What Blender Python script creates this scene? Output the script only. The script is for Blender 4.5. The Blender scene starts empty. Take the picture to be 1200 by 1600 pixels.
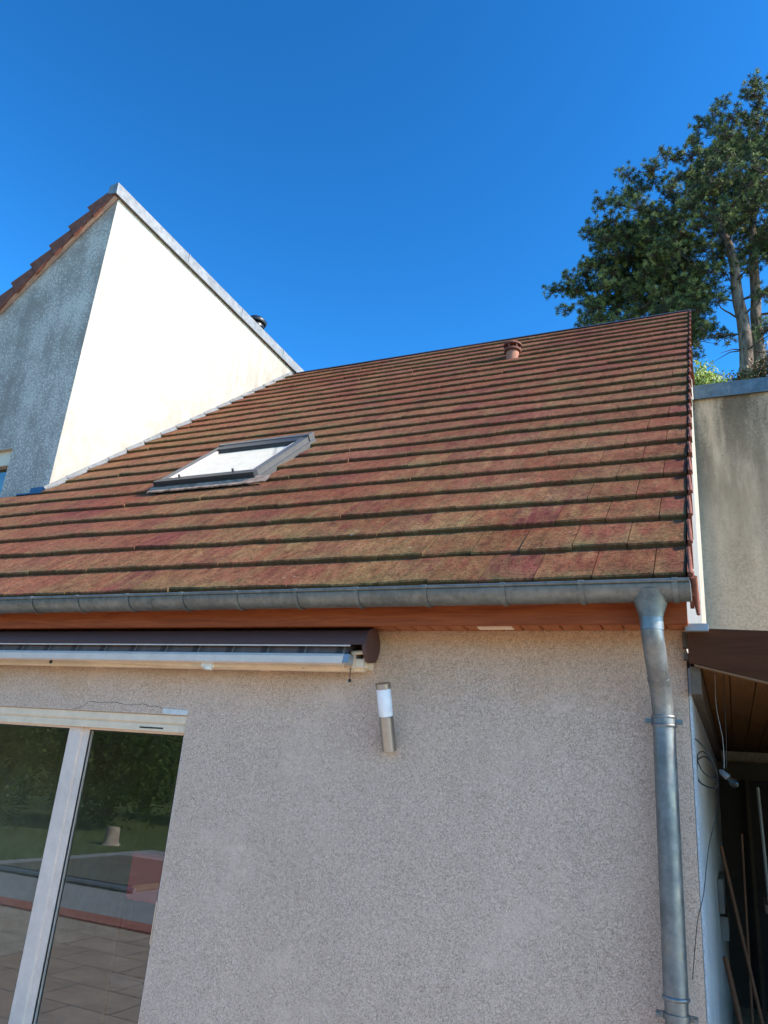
import bpy, bmesh, math, random
from mathutils import Vector, Matrix
random.seed(7)
R = math.radians
scene = bpy.context.scene
col = scene.collection

# ------------------------------------------------------------------ camera
cd = bpy.data.cameras.new('camera'); cam = bpy.data.objects.new('camera', cd); col.objects.link(cam)
cd.sensor_fit = 'VERTICAL'; cd.sensor_height = 36; cd.sensor_width = 27; cd.lens = 26.55
cd.clip_start = 0.05; cd.clip_end = 2000
Zc = Vector((275, 3331, -1180)).normalized(); Xc = -Vector((-2700, -190, -1180)).normalized()
Xc = (Xc - Zc*Xc.dot(Zc)).normalized(); Yc = Zc.cross(Xc)
CAM = Vector((.161, -3.805, 1.9))
cam.matrix_world = Matrix.Translation(CAM) @ Matrix((Xc, Yc, Zc)).to_4x4()
scene.camera = cam
# ------------------------------------------------------------------ sky, sun, exposure
SUN_EL, SUN_AZ = 36.0, 4.0           # azimuth measured from +X towards +Y
w = bpy.data.worlds.new("World"); scene.world = w; w.use_nodes = True
nt = w.node_tree; bg = nt.nodes['Background']
sky = nt.nodes.new('ShaderNodeTexSky'); sky.sky_type = 'NISHITA'; sky.sun_disc = False
sky.sun_elevation = R(SUN_EL); sky.sun_rotation = R(90-SUN_AZ)
sky.air_density = 1.0; sky.dust_density = 0.2; sky.ozone_density = 2.4; sky.altitude = 200
hs = nt.nodes.new('ShaderNodeHueSaturation'); hs.inputs['Saturation'].default_value = 1.24; hs.inputs['Value'].default_value = .765; hs.inputs['Hue'].default_value = .483
gm = nt.nodes.new('ShaderNodeGamma'); gm.inputs['Gamma'].default_value = 1.68
nt.links.new(sky.outputs[0], hs.inputs['Color']); nt.links.new(hs.outputs[0], gm.inputs['Color']); nt.links.new(gm.outputs[0], bg.inputs['Color'])
bg.inputs['Strength'].default_value = 0.15
sd = bpy.data.lights.new('sun', 'SUN'); sd.energy = 5.0; sd.angle = R(0.53); sd.color = (1.0, 0.90, 0.77)
so = bpy.data.objects.new('sun', sd); col.objects.link(so)
sdir = Vector((math.cos(R(SUN_EL))*math.cos(R(SUN_AZ)), math.cos(R(SUN_EL))*math.sin(R(SUN_AZ)), math.sin(R(SUN_EL))))
so.rotation_euler = sdir.to_track_quat('Z', 'Y').to_euler(); so.location = (20, 0, 30)
vs = scene.view_settings; vs.view_transform = 'Standard'; vs.look = 'None'; vs.gamma = 1; vs.exposure = 0.7
scene.render.resolution_x = 768; scene.render.resolution_y = 1024

# ------------------------------------------------------------------ materials
class NT:
    def __init__(s, name):
        s.m = bpy.data.materials.new(name); s.m.use_nodes = True; s.t = s.m.node_tree; s.b = s.t.nodes['Principled BSDF']
        s.co = s.t.nodes.new('ShaderNodeTexCoord').outputs['Object']
    def n(s, typ, **kw):
        x = s.t.nodes.new(typ)
        for k, v in kw.items():
            if k in x.inputs: x.inputs[k].default_value = v
            else: setattr(x, k, v)
        return x
    def l(s, a, b): s.t.links.new(a, b)
    def map(s, scale=(1, 1, 1), rot=(0, 0, 0), src=None):
        x = s.n('ShaderNodeMapping'); x.inputs['Scale'].default_value = scale; x.inputs['Rotation'].default_value = rot
        s.l(src or s.co, x.inputs['Vector']); return x.outputs[0]
    def noise(s, scale, detail=4, rough=.55, vec=None, dist=0):
        x = s.n('ShaderNodeTexNoise', Scale=scale, Detail=detail, Roughness=rough, Distortion=dist); s.l(vec or s.co, x.inputs['Vector']); return x.outputs['Fac']
    def ramp(s, fac, stops, interp='LINEAR'):
        x = s.n('ShaderNodeValToRGB'); x.color_ramp.interpolation = interp; e = x.color_ramp.elements
        while len(e) < len(stops): e.new(.5)
        for el, (p, c) in zip(e, stops):
            el.position = p; el.color = (c, c, c, 1) if isinstance(c, (int, float)) else (*c, 1)
        s.l(fac, x.inputs['Fac']); return x.outputs['Color']
    def mix(s, f, a, b, mode='MIX'):
        x = s.n('ShaderNodeMix', data_type='RGBA', blend_type=mode)
        for sock, v in ((x.inputs[0], f), (x.inputs[6], a), (x.inputs[7], b)):
            if isinstance(v, (int, float)): sock.default_value = v
            elif isinstance(v, tuple): sock.default_value = (*v, 1)
            else: s.l(v, sock)
        return x.outputs[2]
    def math(s, op, a, b=0.0):
        x = s.n('ShaderNodeMath', operation=op)
        for sock, v in ((x.inputs[0], a), (x.inputs[1], b)):
            if isinstance(v, (int, float)): sock.default_value = v
            else: s.l(v, sock)
        return x.outputs[0]
    def bump(s, h, strength=.5, dist=.01):
        x = s.n('ShaderNodeBump', Strength=strength, Distance=dist); s.l(h, x.inputs['Height']); s.l(x.outputs[0], s.b.inputs['Normal'])
    def base(s, c, rough=.8, metal=0.0, spec=.5):
        if isinstance(c, tuple): s.b.inputs['Base Color'].default_value = (*c, 1)
        else: s.l(c, s.b.inputs['Base Color'])
        if isinstance(rough, (int, float)): s.b.inputs['Roughness'].default_value = rough
        else: s.l(rough, s.b.inputs['Roughness'])
        s.b.inputs['Metallic'].default_value = metal; s.b.inputs['Specular IOR Level'].default_value = spec
        return s.m

def weathered(name, c, var=.15, rough=.5, metal=0.0, scale=6, spec=.5, bump=.1):
    k = NT(name); f = k.noise(scale, 6, .65)
    lo = tuple(v*(1-var) for v in c); hi = tuple(min(1, v*(1+var)) for v in c)
    cc = k.ramp(f, [(.3, lo), (.7, hi)])
    d = k.ramp(k.noise(scale*11, 3), [(.55, 1.0), (.75, 1-var)])
    k.bump(k.noise(scale*25, 3), bump, .002)
    return k.base(k.mix(1.0, cc, d, 'MULTIPLY'), rough, metal, spec)

def stucco():
    # scraped render: pale coat with short dark scratches running in every direction, warmer and dirtier in broad patches
    k = NT('scraped_stucco')
    n1 = k.noise(150, 2.0, .5, dist=.7); n2 = k.noise(105, 2, .5, vec=k.map((1, 1, 1.0), (0, .6, 0)), dist=1.0)
    line1 = k.ramp(k.math('ABSOLUTE', k.math('SUBTRACT', n1, .47)), [(.012, 0.0), (.042, 1.0)])
    line2 = k.ramp(k.math('ABSOLUTE', k.math('SUBTRACT', n2, .55)), [(.008, 0.0), (.032, 1.0)])
    l1 = k.math('MAXIMUM', line1, k.ramp(k.noise(60, 2), [(.36, .8), (.50, 0.0)]))
    l2 = k.math('MAXIMUM', line2, k.ramp(k.noise(38, 2, vec=k.map((1, 1, 1), (.3, 0, 0))), [(.40, .8), (.54, 0.0)]))
    ln = k.math('MULTIPLY', l1, l2)
    ln = k.math('MAXIMUM', ln, k.math('MULTIPLY', k.ramp(k.noise(2.6, 5, .65, vec=k.map((.7, 1, 1.2))), [(.50, 0.0), (.66, .8)]), k.ramp(k.noise(22, 2), [(.4, .5), (.6, 1.0)])))
    basec = k.ramp(k.noise(1.1, 5, .65), [(.3, (.745, .522, .39)), (.7, (.82, .58, .44))])
    basec = k.mix(k.ramp(k.noise(30, 3, .6), [(.4, 0.0), (.7, .08)]), basec, (.85, .62, .485))
    dark = k.mix(1.0, basec, (.43, .39, .36), 'MULTIPLY')
    c = k.mix(ln, dark, basec)
    # warm bounce light under the eave, painted as a tan tint near the top
    sep = k.n('ShaderNodeSeparateXYZ'); k.l(k.co, sep.inputs[0])
    z = k.math('ADD', sep.outputs['Z'], k.math('MULTIPLY', k.noise(2.5, 4), .5))
    st = k.ramp(k.math('MULTIPLY', z, .3333), [(.83, 0.0), (.97, .8)])
    c = k.mix(st, c, k.mix(1.0, c, (.95, .76, .54), 'MULTIPLY'))
    c = k.mix(1.0, c, k.ramp(k.noise(1.7, 6, .7, vec=k.map((3.2, 1, .28))), [(.40, 1.0), (.72, .93)]), 'MULTIPLY')
    h = k.math('ADD', k.math('MULTIPLY', ln, .7), k.math('MULTIPLY', k.noise(130, 3), .5))
    k.bump(h, .6, .004)
    return k.base(c, .95, spec=.2)

def plaster(name, c1, c2, stain, stain_amt=.8, grain=110, lo=.45, hi=.62, top=None, streakscale=(2.2, 2.2, .35)):
    # fine render with vertical dirt streaks (real dirt, with its own shape)
    k = NT(name)
    c = k.ramp(k.noise(1.5, 5, .6), [(.3, c1), (.7, c2)])
    streak = k.noise(1.6, 6, .65, vec=k.map(streakscale))
    g = k.noise(grain, 3, .6)
    f = k.ramp(k.math('ADD', k.math('MULTIPLY', streak, .7), k.math('MULTIPLY', g, .32)), [(lo, 0.0), (hi, stain_amt)])
    if top:     # dirt denser towards the coping it washes down from
        sep = k.n('ShaderNodeSeparateXYZ'); k.l(k.co, sep.inputs[0])
        mr = k.n('ShaderNodeMapRange'); k.l(sep.outputs['Z'], mr.inputs[0])
        mr.inputs[1].default_value = top[0]; mr.inputs[2].default_value = top[1]; mr.inputs[3].default_value = top[2]; mr.inputs[4].default_value = 1.0
        f = k.math('MULTIPLY', f, mr.outputs[0])
    c = k.mix(f, c, stain)
    c = k.mix(1.0, c, k.ramp(g, [(.35, .72), (.6, 1.0)]), 'MULTIPLY')
    k.bump(g, .7, .006)
    return k.base(c, .95, spec=.2)

def white_wall():     # off-white render, faint runs under the coping and splash dirt above the roof junction
    k = NT('off_white_render')
    c = k.ramp(k.noise(.9, 5, .6), [(.3, (.455, .415, .345)), (.7, (.50, .46, .385))])
    sep = k.n('ShaderNodeSeparateXYZ'); k.l(k.co, sep.inputs[0])
    run = k.noise(2.0, 6, .7, vec=k.map((1, 5.5, .5)))
    mr = k.n('ShaderNodeMapRange'); k.l(sep.outputs['Z'], mr.inputs[0]); mr.inputs[1].default_value = 6.3; mr.inputs[2].default_value = 8.5
    f = k.math('MULTIPLY', k.ramp(run, [(.42, 0.0), (.72, .9)]), mr.outputs[0])
    c = k.mix(f, c, (.30, .265, .21))
    # splash dirt: height above the roof line z = 2.846 + (y+.252) tan(41.5)
    hgt = k.math('SUBTRACT', k.math('SUBTRACT', sep.outputs['Z'], 3.07), k.math('MULTIPLY', sep.outputs['Y'], .8847))
    mr2 = k.n('ShaderNodeMapRange'); k.l(hgt, mr2.inputs[0]); mr2.inputs[1].default_value = 1.1; mr2.inputs[2].default_value = .05
    f2 = k.math('MULTIPLY', k.ramp(k.noise(4, 6, .7), [(.36, 0.0), (.68, .85)]), mr2.outputs[0])
    c = k.mix(f2, c, (.29, .255, .20))
    mr3 = k.n('ShaderNodeMapRange'); k.l(sep.outputs['Y'], mr3.inputs[0]); mr3.inputs[1].default_value = 2.1; mr3.inputs[2].default_value = 1.65
    c = k.mix(k.math('MULTIPLY', k.ramp(k.noise(5, 5, .7), [(.38, 0.0), (.65, .7)]), mr3.outputs[0]), c, (.33, .29, .23))
    g = k.noise(55, 3, .6); k.bump(g, .35, .004)
    return k.base(c, .95, spec=.15)

def dirty():      # rough pale render turned grey by algae; the raised grains stay pale in patches
    k = NT('dirty_front_render')
    g1 = k.noise(40, 2.5, .6, dist=.8); streak = k.noise(1.5, 5, .6, vec=k.map((2.6, 2.6, .5))); patch = k.noise(2.6, 4, .6)
    th_ = k.math('ADD', k.math('MULTIPLY', streak, .5), k.math('MULTIPLY', patch, .5))
    gr = k.ramp(k.math('ADD', g1, k.math('MULTIPLY', k.math('SUBTRACT', th_, .5), .75)), [(.50, 0.0), (.60, 1.0)])
    grey = k.ramp(th_, [(.38, (.35, .265, .215)), (.62, (.52, .40, .33))])
    c = k.mix(gr, grey, (.68, .55, .45))
    k.bump(g1, .9, .012)
    return k.base(c, .95, spec=.2)

def tile_mat(edge=False):
    k = NT('concrete_roof_tile_edge' if edge else 'concrete_roof_tile')
    at = k.n('ShaderNodeAttribute', attribute_name='tile'); sp = k.n('ShaderNodeSeparateColor'); k.l(at.outputs['Color'], sp.inputs[0])
    r, g, v = sp.outputs
    big = k.noise(.55, 3, .5)
    fine = k.noise(170, 3, .7); mid = k.noise(14, 5, .65); sl = k.noise(5, 4, .6, vec=k.map((3.5, .8, .8)))
    red = k.ramp(r, [(0, (.225, .064, .034)), (.35, (.26, .076, .038)), (.62, (.205, .050, .038)), (.85, (.275, .090, .043)), (1, (.23, .070, .036))])
    # worn tan-ochre granules where the colour coat has gone
    wear = k.ramp(k.math('ADD', k.math('MULTIPLY', sl, .55), k.math('ADD', k.math('MULTIPLY', g, .10), k.math('MULTIPLY', big, .55))), [(.52, 0.0), (.80, .85)])
    sepz = k.n('ShaderNodeSeparateXYZ'); k.l(k.co, sepz.inputs[0]); mrz = k.n('ShaderNodeMapRange'); k.l(sepz.outputs['Z'], mrz.inputs[0]); mrz.inputs[1].default_value = 6.5; mrz.inputs[2].default_value = 2.9; mrz.inputs[3].default_value = .55; mrz.inputs[4].default_value = 1.25
    wear = k.math('MULTIPLY', wear, mrz.outputs[0]); wear = k.math('MINIMUM', wear, .95)
    wear = k.math('MULTIPLY', wear, k.ramp(fine, [(.36, .35), (.58, 1.0)]))
    c = k.mix(wear, red, (.33, .215, .085))
    # pinkish bleaching towards the far left of the slope
    c = k.mix(k.ramp(k.noise(.8, 3), [(.45, 0.0), (.7, .35)]), c, (.34, .135, .075))
    # green moss on the lower edge of tiles
    mo = k.math('MULTIPLY', k.ramp(v, [(0, 1.0), (.5, .12)]), k.ramp(k.math('ADD', k.math('MULTIPLY', k.noise(2.3, 5, .7), .8), k.math('MULTIPLY', mid, .3)), [(.49, 0.0), (.70, .85)]))
    c = k.mix(mo, c, k.mix(fine, (.085, .072, .024), (.235, .195, .08)))
    # pale lichen specks
    vo = k.n('ShaderNodeTexVoronoi', Scale=16); k.l(k.co, vo.inputs['Vector'])
    spots = k.math('MULTIPLY', k.ramp(vo.outputs['Distance'], [(.10, 1.0), (.16, 0.0)]), k.ramp(k.noise(6, 2), [(.6, 0.0), (.66, .6)]))
    c = k.mix(spots, c, (.46, .45, .38))
    c = k.mix(1.0, c, k.ramp(fine, [(.32, .45), (.6, 1.15)]), 'MULTIPLY')
    c = k.mix(1.0, c, k.ramp(k.noise(48, 4, .75), [(.36, .48), (.5, .95), (.66, 1.22)]), 'MULTIPLY')
    c = k.mix(1.0, c, k.ramp(k.noise(9, 6, .75, vec=k.map((1.6, .8, .8))), [(.38, .70), (.56, 1.12)]), 'MULTIPLY')
    mrx = k.n('ShaderNodeMapRange'); k.l(sepz.outputs['X'], mrx.inputs[0]); mrx.inputs[1].default_value = -4.5; mrx.inputs[2].default_value = -.5
    gr_ = k.math('MULTIPLY', k.ramp(k.noise(1.3, 6, .7), [(.40, 0.0), (.60, .75)]), mrx.outputs[0])
    c = k.mix(gr_, c, k.mix(1.0, c, (.62, .56, .48), 'MULTIPLY'))
    if edge:   # butt faces: mottled darker and browner
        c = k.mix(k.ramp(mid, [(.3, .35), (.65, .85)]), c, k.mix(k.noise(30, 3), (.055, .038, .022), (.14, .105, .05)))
    k.bump(k.math('ADD', fine, k.math('MULTIPLY', mid, .8)), .6, .004)
    return k.base(c, .95, spec=.12)

def wood(name, c1, c2, rough=.55, scale=(1, 14, 14)):
    k = NT(name); v = k.map(scale)
    f = k.noise(2.2, 6, .7, vec=v, dist=1.2)
    c = k.ramp(f, [(.3, c1), (.72, c2)])
    kn = k.n('ShaderNodeTexVoronoi', Scale=1.0); k.l(k.map(tuple(s*.28 for s in scale)), kn.inputs['Vector'])
    c = k.mix(k.ramp(kn.outputs['Distance'], [(.05, .8), (.11, 0.0)]), c, tuple(v_*.25 for v_ in c1))
    k.bump(f, .35, .003)
    return k.base(c, rough, spec=.18)

def zinc(name, c=(.215, .215, .20), rough=.45, metal=.6, flowers=.45):
    k = NT(name)
    vo = k.n('ShaderNodeTexVoronoi', Scale=45); k.l(k.co, vo.inputs['Vector'])
    f = k.math('ADD', k.math('MULTIPLY', k.noise(7, 6, .7), .7), k.math('MULTIPLY', k.math('MULTIPLY', vo.outputs['Color'], flowers), .25))
    cc = k.ramp(f, [(.3, tuple(x*.62 for x in c)), (.75, tuple(min(1, x*1.5) for x in c))])
    run = k.ramp(k.noise(3, 5, .7, vec=k.map((9, 9, 1.2))), [(.5, 0.0), (.75, .5)])
    cc = k.mix(run, cc, (.30, .29, .25))
    rr = k.ramp(k.noise(11, 4), [(.3, rough-.1), (.7, rough+.18)])
    k.bump(k.noise(9, 3), .15, .004)
    return k.base(cc, rr, metal)

def flat(name, c, rough=.5, metal=0.0, spec=.5):
    return weathered(name, c, .10, rough, metal, 9, spec, .05)

M = {}
M['stucco'] = stucco()
M['white_render'] = white_wall()
M['dirty_render'] = dirty()
M['beige_render'] = plaster('beige_render', (.66, .48, .32), (.78, .59, .41), (.135, .105, .07), .94, 40, .37, .55, top=(4.0, 6.8, .12), streakscale=(1.8, 1.8, .35))
M['smooth_render'] = plaster('smooth_render', (.50, .51, .53), (.58, .59, .62), (.30, .31, .33), .5, 90, .5, .8)
M['tile'] = tile_mat(); M['tile_edge'] = tile_mat(True)
M['verge'] = weathered('verge_tile', (.20, .068, .042), .35, .85, 0, 14, .25, .4)
M['wood_fascia'] = wood('stained_fascia_wood', (.20, .038, .011), (.39, .090, .025), .6)
M['wood_soffit'] = wood('stained_soffit_wood', (.27, .080, .030), (.44, .15, .06), .5, (14, 1, 14))
M['wood_brown'] = wood('dark_brown_painted_wood', (.060, .021, .009), (.088, .031, .013), .9)
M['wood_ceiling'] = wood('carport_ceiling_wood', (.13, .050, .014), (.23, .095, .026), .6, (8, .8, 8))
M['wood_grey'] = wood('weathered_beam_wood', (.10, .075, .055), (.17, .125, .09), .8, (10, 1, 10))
M['wood_pale'] = wood('pale_beam_wood', (.12, .09, .06), (.18, .14, .09), .8)
M['zinc'] = zinc('weathered_zinc'); M['zinc_pale'] = zinc('pale_zinc_coping', (.28, .28, .275), .5, .25, .15)
M['zinc_pipe'] = zinc('galvanised_downpipe', (.27, .265, .255), .42, .65, .35)
M['alu'] = flat('grey_aluminium', (.40, .40, .39), .4, .5); M['alu_frame'] = flat('grey_window_cladding', (.14, .135, .125), .45, .4); M['alu_dark'] = flat('dark_aluminium', (.045, .048, .052), .45, .3)
M['alu_white'] = flat('white_lacquered_aluminium', (.74, .60, .52), .3, .15)
M['cream'] = flat('cream_lacquer', (.82, .60, .41), .5); M['pvc'] = flat('white_pvc', (.76, .58, .475), .4)
M['maroon'] = flat('maroon_painted_hood', (.080, .031, .022), .6)
M['steel'] = flat('brushed_steel', (.38, .36, .34), .3, 1.0); M['opal'] = flat('opal_plastic', (.80, .81, .86), .35)
M['black'] = flat('black_plastic', (.012, .012, .013), .4); M['white'] = flat('white_plastic', (.75, .75, .74), .4)
M['terracotta'] = weathered('terracotta', (.36, .145, .085), .15, .8, 0, 12); M['dark'] = flat('dark_void', (.02, .02, .02), .9)
M['lead'] = weathered('lead_flashing', (.34, .225, .165), .5, .9, 0, 12, .1); M['blueflash'] = flat('blue_grey_flashing', (.055, .10, .17), .5, .3)
M['red_fabric'] = flat('red_fabric', (.27, .020, .017), .9); M['cabinet'] = flat('dark_blue_cabinet', (.018, .024, .04), .5)
M['interior'] = flat('interior_wall', (.16, .15, .14), .9); M['mortar'] = weathered('pale_mortar', (.62, .60, .56), .12, .95, 0, 20)
M['crack'] = flat('crack_shadow_gap', (.05, .045, .04), .95)
M['grey_box'] = flat('grey_switch_box', (.17, .165, .16), .5); M['broom'] = wood('broom_wood', (.09, .040, .022), (.14, .065, .032), .6, (10, 10, 1))

def glass_mat(name, refl_rough=.0, ior=1.9, tint=(.75, .80, .78)):
    k = NT(name); t = k.t; out = t.nodes['Material Output']; t.nodes.remove(k.b)
    fr = k.n('ShaderNodeFresnel', IOR=ior); geo = k.n('ShaderNodeNewGeometry')   # the same pane seen from either side
    k.l(k.math('ADD', ior, k.math('MULTIPLY', geo.outputs['Backfacing'], 1/ior-ior)), fr.inputs['IOR']); tr = k.n('ShaderNodeBsdfTransparent'); tr.inputs[0].default_value = (*tint, 1)
    gl = k.n('ShaderNodeBsdfGlossy', Roughness=refl_rough)
    bp = k.n('ShaderNodeBump', Strength=.006, Distance=.01); k.l(k.noise(1.6, 2), bp.inputs['Height']); k.l(bp.outputs[0], gl.inputs['Normal'])
    mx = k.n('ShaderNodeMixShader'); k.l(fr.outputs[0], mx.inputs[0]); k.l(tr.outputs[0], mx.inputs[1]); k.l(gl.outputs[0], mx.inputs[2]); k.l(mx.outputs[0], out.inputs['Surface'])
    return k.m
M['glass'] = glass_mat('double_glazing', 0, 2.35, (.95, .96, .95)); M['sky_glass'] = glass_mat('roof_glazing', .02, 1.6, (.97, .96, .93))

def fabric():
    k = NT('striped_awning_fabric'); sep = k.n('ShaderNodeSeparateXYZ'); k.l(k.co, sep.inputs[0])
    f = k.math('FRACT', k.math('MULTIPLY', sep.outputs['X'], 4.2))
    c = k.ramp(f, [(0, (.13, .085, .075)), (.42, (.15, .095, .08)), (.50, (.055, .035, .033)), (.62, (.055, .035, .033)), (.66, (.22, .17, .13)), (.70, (.07, .045, .04)), (.96, (.16, .11, .095))])
    return k.base(c, .9)
M['fabric'] = fabric()

def needle_mat():
    k = NT('pine_needles'); at = k.n('ShaderNodeAttribute', attribute_name='tuft')
    sp = k.n('ShaderNodeSeparateColor'); k.l(at.outputs['Color'], sp.inputs[0])
    c = k.ramp(sp.outputs[0], [(0, (.018, .032, .012)), (.45, (.046, .075, .024)), (.8, (.16, .205, .065)), (1, (.30, .32, .12))])
    k.b.inputs['Transmission Weight'].default_value = 0
    return k.base(c, .6, spec=.35)
M['needles'] = needle_mat()
def leaf_mat(name, stops):
    k = NT(name); at = k.n('ShaderNodeAttribute', attribute_name='tuft')
    sp = k.n('ShaderNodeSeparateColor'); k.l(at.outputs['Color'], sp.inputs[0])
    return k.base(k.ramp(sp.outputs[0], stops), .6, spec=.3)
M['leaf_yellow'] = leaf_mat('yellow_green_leaves', [(0, (.10, .17, .02)), (1, (.30, .36, .05))])
M['leaf_autumn'] = leaf_mat('autumn_leaves', [(0, (.07, .10, .03)), (.6, (.16, .13, .05)), (1, (.30, .14, .06))])
M['leaf_green'] = leaf_mat('green_leaves', [(0, (.05, .09, .025)), (.7, (.12, .19, .045)), (1, (.2, .27, .08))])
def bark():
    k = NT('pine_bark'); v = k.map((1, 1, .25))
    n_ = k.noise(9, 6, .75, vec=v, dist=.6)
    c = k.ramp(n_, [(.38, (.055, .040, .033)), (.5, (.17, .13, .105)), (.68, (.30, .25, .215))])
    k.bump(n_, 1.0, .06)
    return k.base(c, .95, spec=.1)
M['bark'] = bark(); M['branch'] = weathered('pine_branch', (.085, .062, .048), .3, .95, 0, 5)

# ------------------------------------------------------------------ mesh helpers
class MB:
    def __init__(s, origin=(0, 0, 0)):
        s.v = []; s.f = []; s.mi = []; s.c = []; s.o = Vector(origin); s.sm = []; s.curc = None; s.curm = 0; s.smooth = False
    def face(s, pts, m=None, c=None):
        i = len(s.v); s.v += [Vector(p) for p in pts]; s.f.append(tuple(range(i, i+len(pts))))
        s.mi.append(s.curm if m is None else m); s.sm.append(False)
        s.c += (c if isinstance(c, list) else [c or s.curc or (0, 0, 0)]*len(pts))
    def mesh(s, verts, faces, smooth=False):
        i = len(s.v); s.v += [Vector(p) for p in verts]; s.c += [s.curc or (0, 0, 0)]*len(verts)
        for f in faces: s.f.append(tuple(i+k for k in f)); s.mi.append(s.curm); s.sm.append(smooth)
    def box(s, a, b, rot=None, bev=0):
        x0, y0, z0 = (min(a[i], b[i]) for i in range(3)); x1, y1, z1 = (max(a[i], b[i]) for i in range(3))
        if bev:
            e = bev; bm = bmesh.new(); bmesh.ops.create_cube(bm, size=1)
            for v in bm.verts: v.co = Vector((x0+(v.co.x+.5)*(x1-x0), y0+(v.co.y+.5)*(y1-y0), z0+(v.co.z+.5)*(z1-z0)))
            bmesh.ops.bevel(bm, geom=bm.edges[:], offset=e, segments=2, affect='EDGES')
            bm.verts.index_update()
            s.mesh([v.co.copy() for v in bm.verts], [[v.index for v in f.verts] for f in bm.faces]); bm.free(); return
        vs_ = [(x0, y0, z0), (x1, y0, z0), (x1, y1, z0), (x0, y1, z0), (x0, y0, z1), (x1, y0, z1), (x1, y1, z1), (x0, y1, z1)]
        s.mesh(vs_, [(0, 3, 2, 1), (4, 5, 6, 7), (0, 1, 5, 4), (1, 2, 6, 5), (2, 3, 7, 6), (3, 0, 4, 7)])
    def hexa(s, bot, top):      # two quads of 4 points, same winding (counter-clockwise seen from the second one)
        s.mesh(list(bot)+list(top), [(0, 3, 2, 1), (4, 5, 6, 7), (0, 1, 5, 4), (1, 2, 6, 5), (2, 3, 7, 6), (3, 0, 4, 7)])
    def beam(s, a, b, w_, h, up=(0, 0, 1)):
        a = Vector(a); b = Vector(b); d = (b-a).normalized(); sd_ = d.cross(Vector(up)).normalized(); u = sd_.cross(d)
        q = [(-w_/2, -h/2), (w_/2, -h/2), (w_/2, h/2), (-w_/2, h/2)]
        s.hexa([a+sd_*x+u*y for x, y in q], [b+sd_*x+u*y for x, y in q])
    def extrude(s, prof, axis, a, b, smooth=False, caps=True):   # prof: 2D pts; axis 0 -> (y,z); 1 -> (x,z); 2 -> (x,y)
        def p3(p, t): return (t, p[0], p[1]) if axis == 0 else ((p[0], t, p[1]) if axis == 1 else (p[0], p[1], t))
        n = len(prof); V = [p3(p, a) for p in prof]+[p3(p, b) for p in prof]
        s.mesh(V, [(i, (i+1) % n, n+(i+1) % n, n+i) for i in range(n)], smooth)
        if caps:
            s.mesh([p3(p, a) for p in prof], [tuple(range(n))[::-1]]); s.mesh([p3(p, b) for p in prof], [tuple(range(n))])
    def tube(s, pts, rad, n=10, caps=True, smooth=True):
        pts = [Vector(p) for p in pts]; rs = rad if isinstance(rad, (list, tuple)) else [rad]*len(pts)
        V = []; prev = None
        for i, p in enumerate(pts):
            d = (pts[min(i+1, len(pts)-1)]-pts[max(i-1, 0)]).normalized()
            if prev is None:
                prev = d.cross(Vector((0, 0, 1)) if abs(d.z) < .9 else Vector((1, 0, 0))).normalized()
            prev = (prev-d*prev.dot(d)).normalized(); bt = d.cross(prev)
            for j in range(n):
                a = 2*math.pi*j/n; V.append(p+prev*math.cos(a)*rs[i]+bt*math.sin(a)*rs[i])
        F = [(i*n+j, i*n+(j+1) % n, (i+1)*n+(j+1) % n, (i+1)*n+j) for i in range(len(pts)-1) for j in range(n)]
        s.mesh(V, F, smooth)
        if caps: s.mesh(V[:n], [tuple(range(n))[::-1]]); s.mesh(V[-n:], [tuple(range(n))])
    def build(s, name, mats, parent=None, attr=None, fix=True):
        me = bpy.data.meshes.new(name)
        me.from_pydata([v-s.o for v in s.v], [], s.f); me.update()
        for m in (mats if isinstance(mats, (list, tuple)) else [mats]): me.materials.append(M[m] if isinstance(m, str) else m)
        me.polygons.foreach_set('material_index', s.mi); me.polygons.foreach_set('use_smooth', s.sm)
        if attr:
            ca = me.color_attributes.new(attr, 'FLOAT_COLOR', 'POINT'); flatc = []
            for c in s.c: flatc += [c[0], c[1], c[2], 1.0]
            ca.data.foreach_set('color', flatc)
        if fix:
            bm = bmesh.new(); bm.from_mesh(me)
            bmesh.ops.recalc_face_normals(bm, faces=bm.faces[:]); bm.to_mesh(me); bm.free()
        o = bpy.data.objects.new(name, me); col.objects.link(o)
        if parent is not None:
            o.parent = parent; gp = s.o - WORLD[parent.name]; o.location = gp; WORLD[o.name] = s.o.copy()
        else: o.location = s.o; WORLD[o.name] = s.o.copy()
        return o
WORLD = {}
def tag(o, label=None, cat=None, group=None, kind=None):
    if label: o['label'] = label
    if cat: o['category'] = cat
    if group: o['group'] = group
    if kind: o['kind'] = kind
    return o
def thing(name, loc, label, cat, group=None):
    o = bpy.data.objects.new(name, None); col.objects.link(o); o.location = loc; WORLD[o.name] = Vector(loc)
    o.empty_display_size = .3
    return tag(o, label, cat, group)
def arc(cx, cy, r, a0, a1, n):
    return [(cx+r*math.cos(R(a0+(a1-a0)*i/n)), cy+r*math.sin(R(a0+(a1-a0)*i/n))) for i in range(n+1)]

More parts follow.
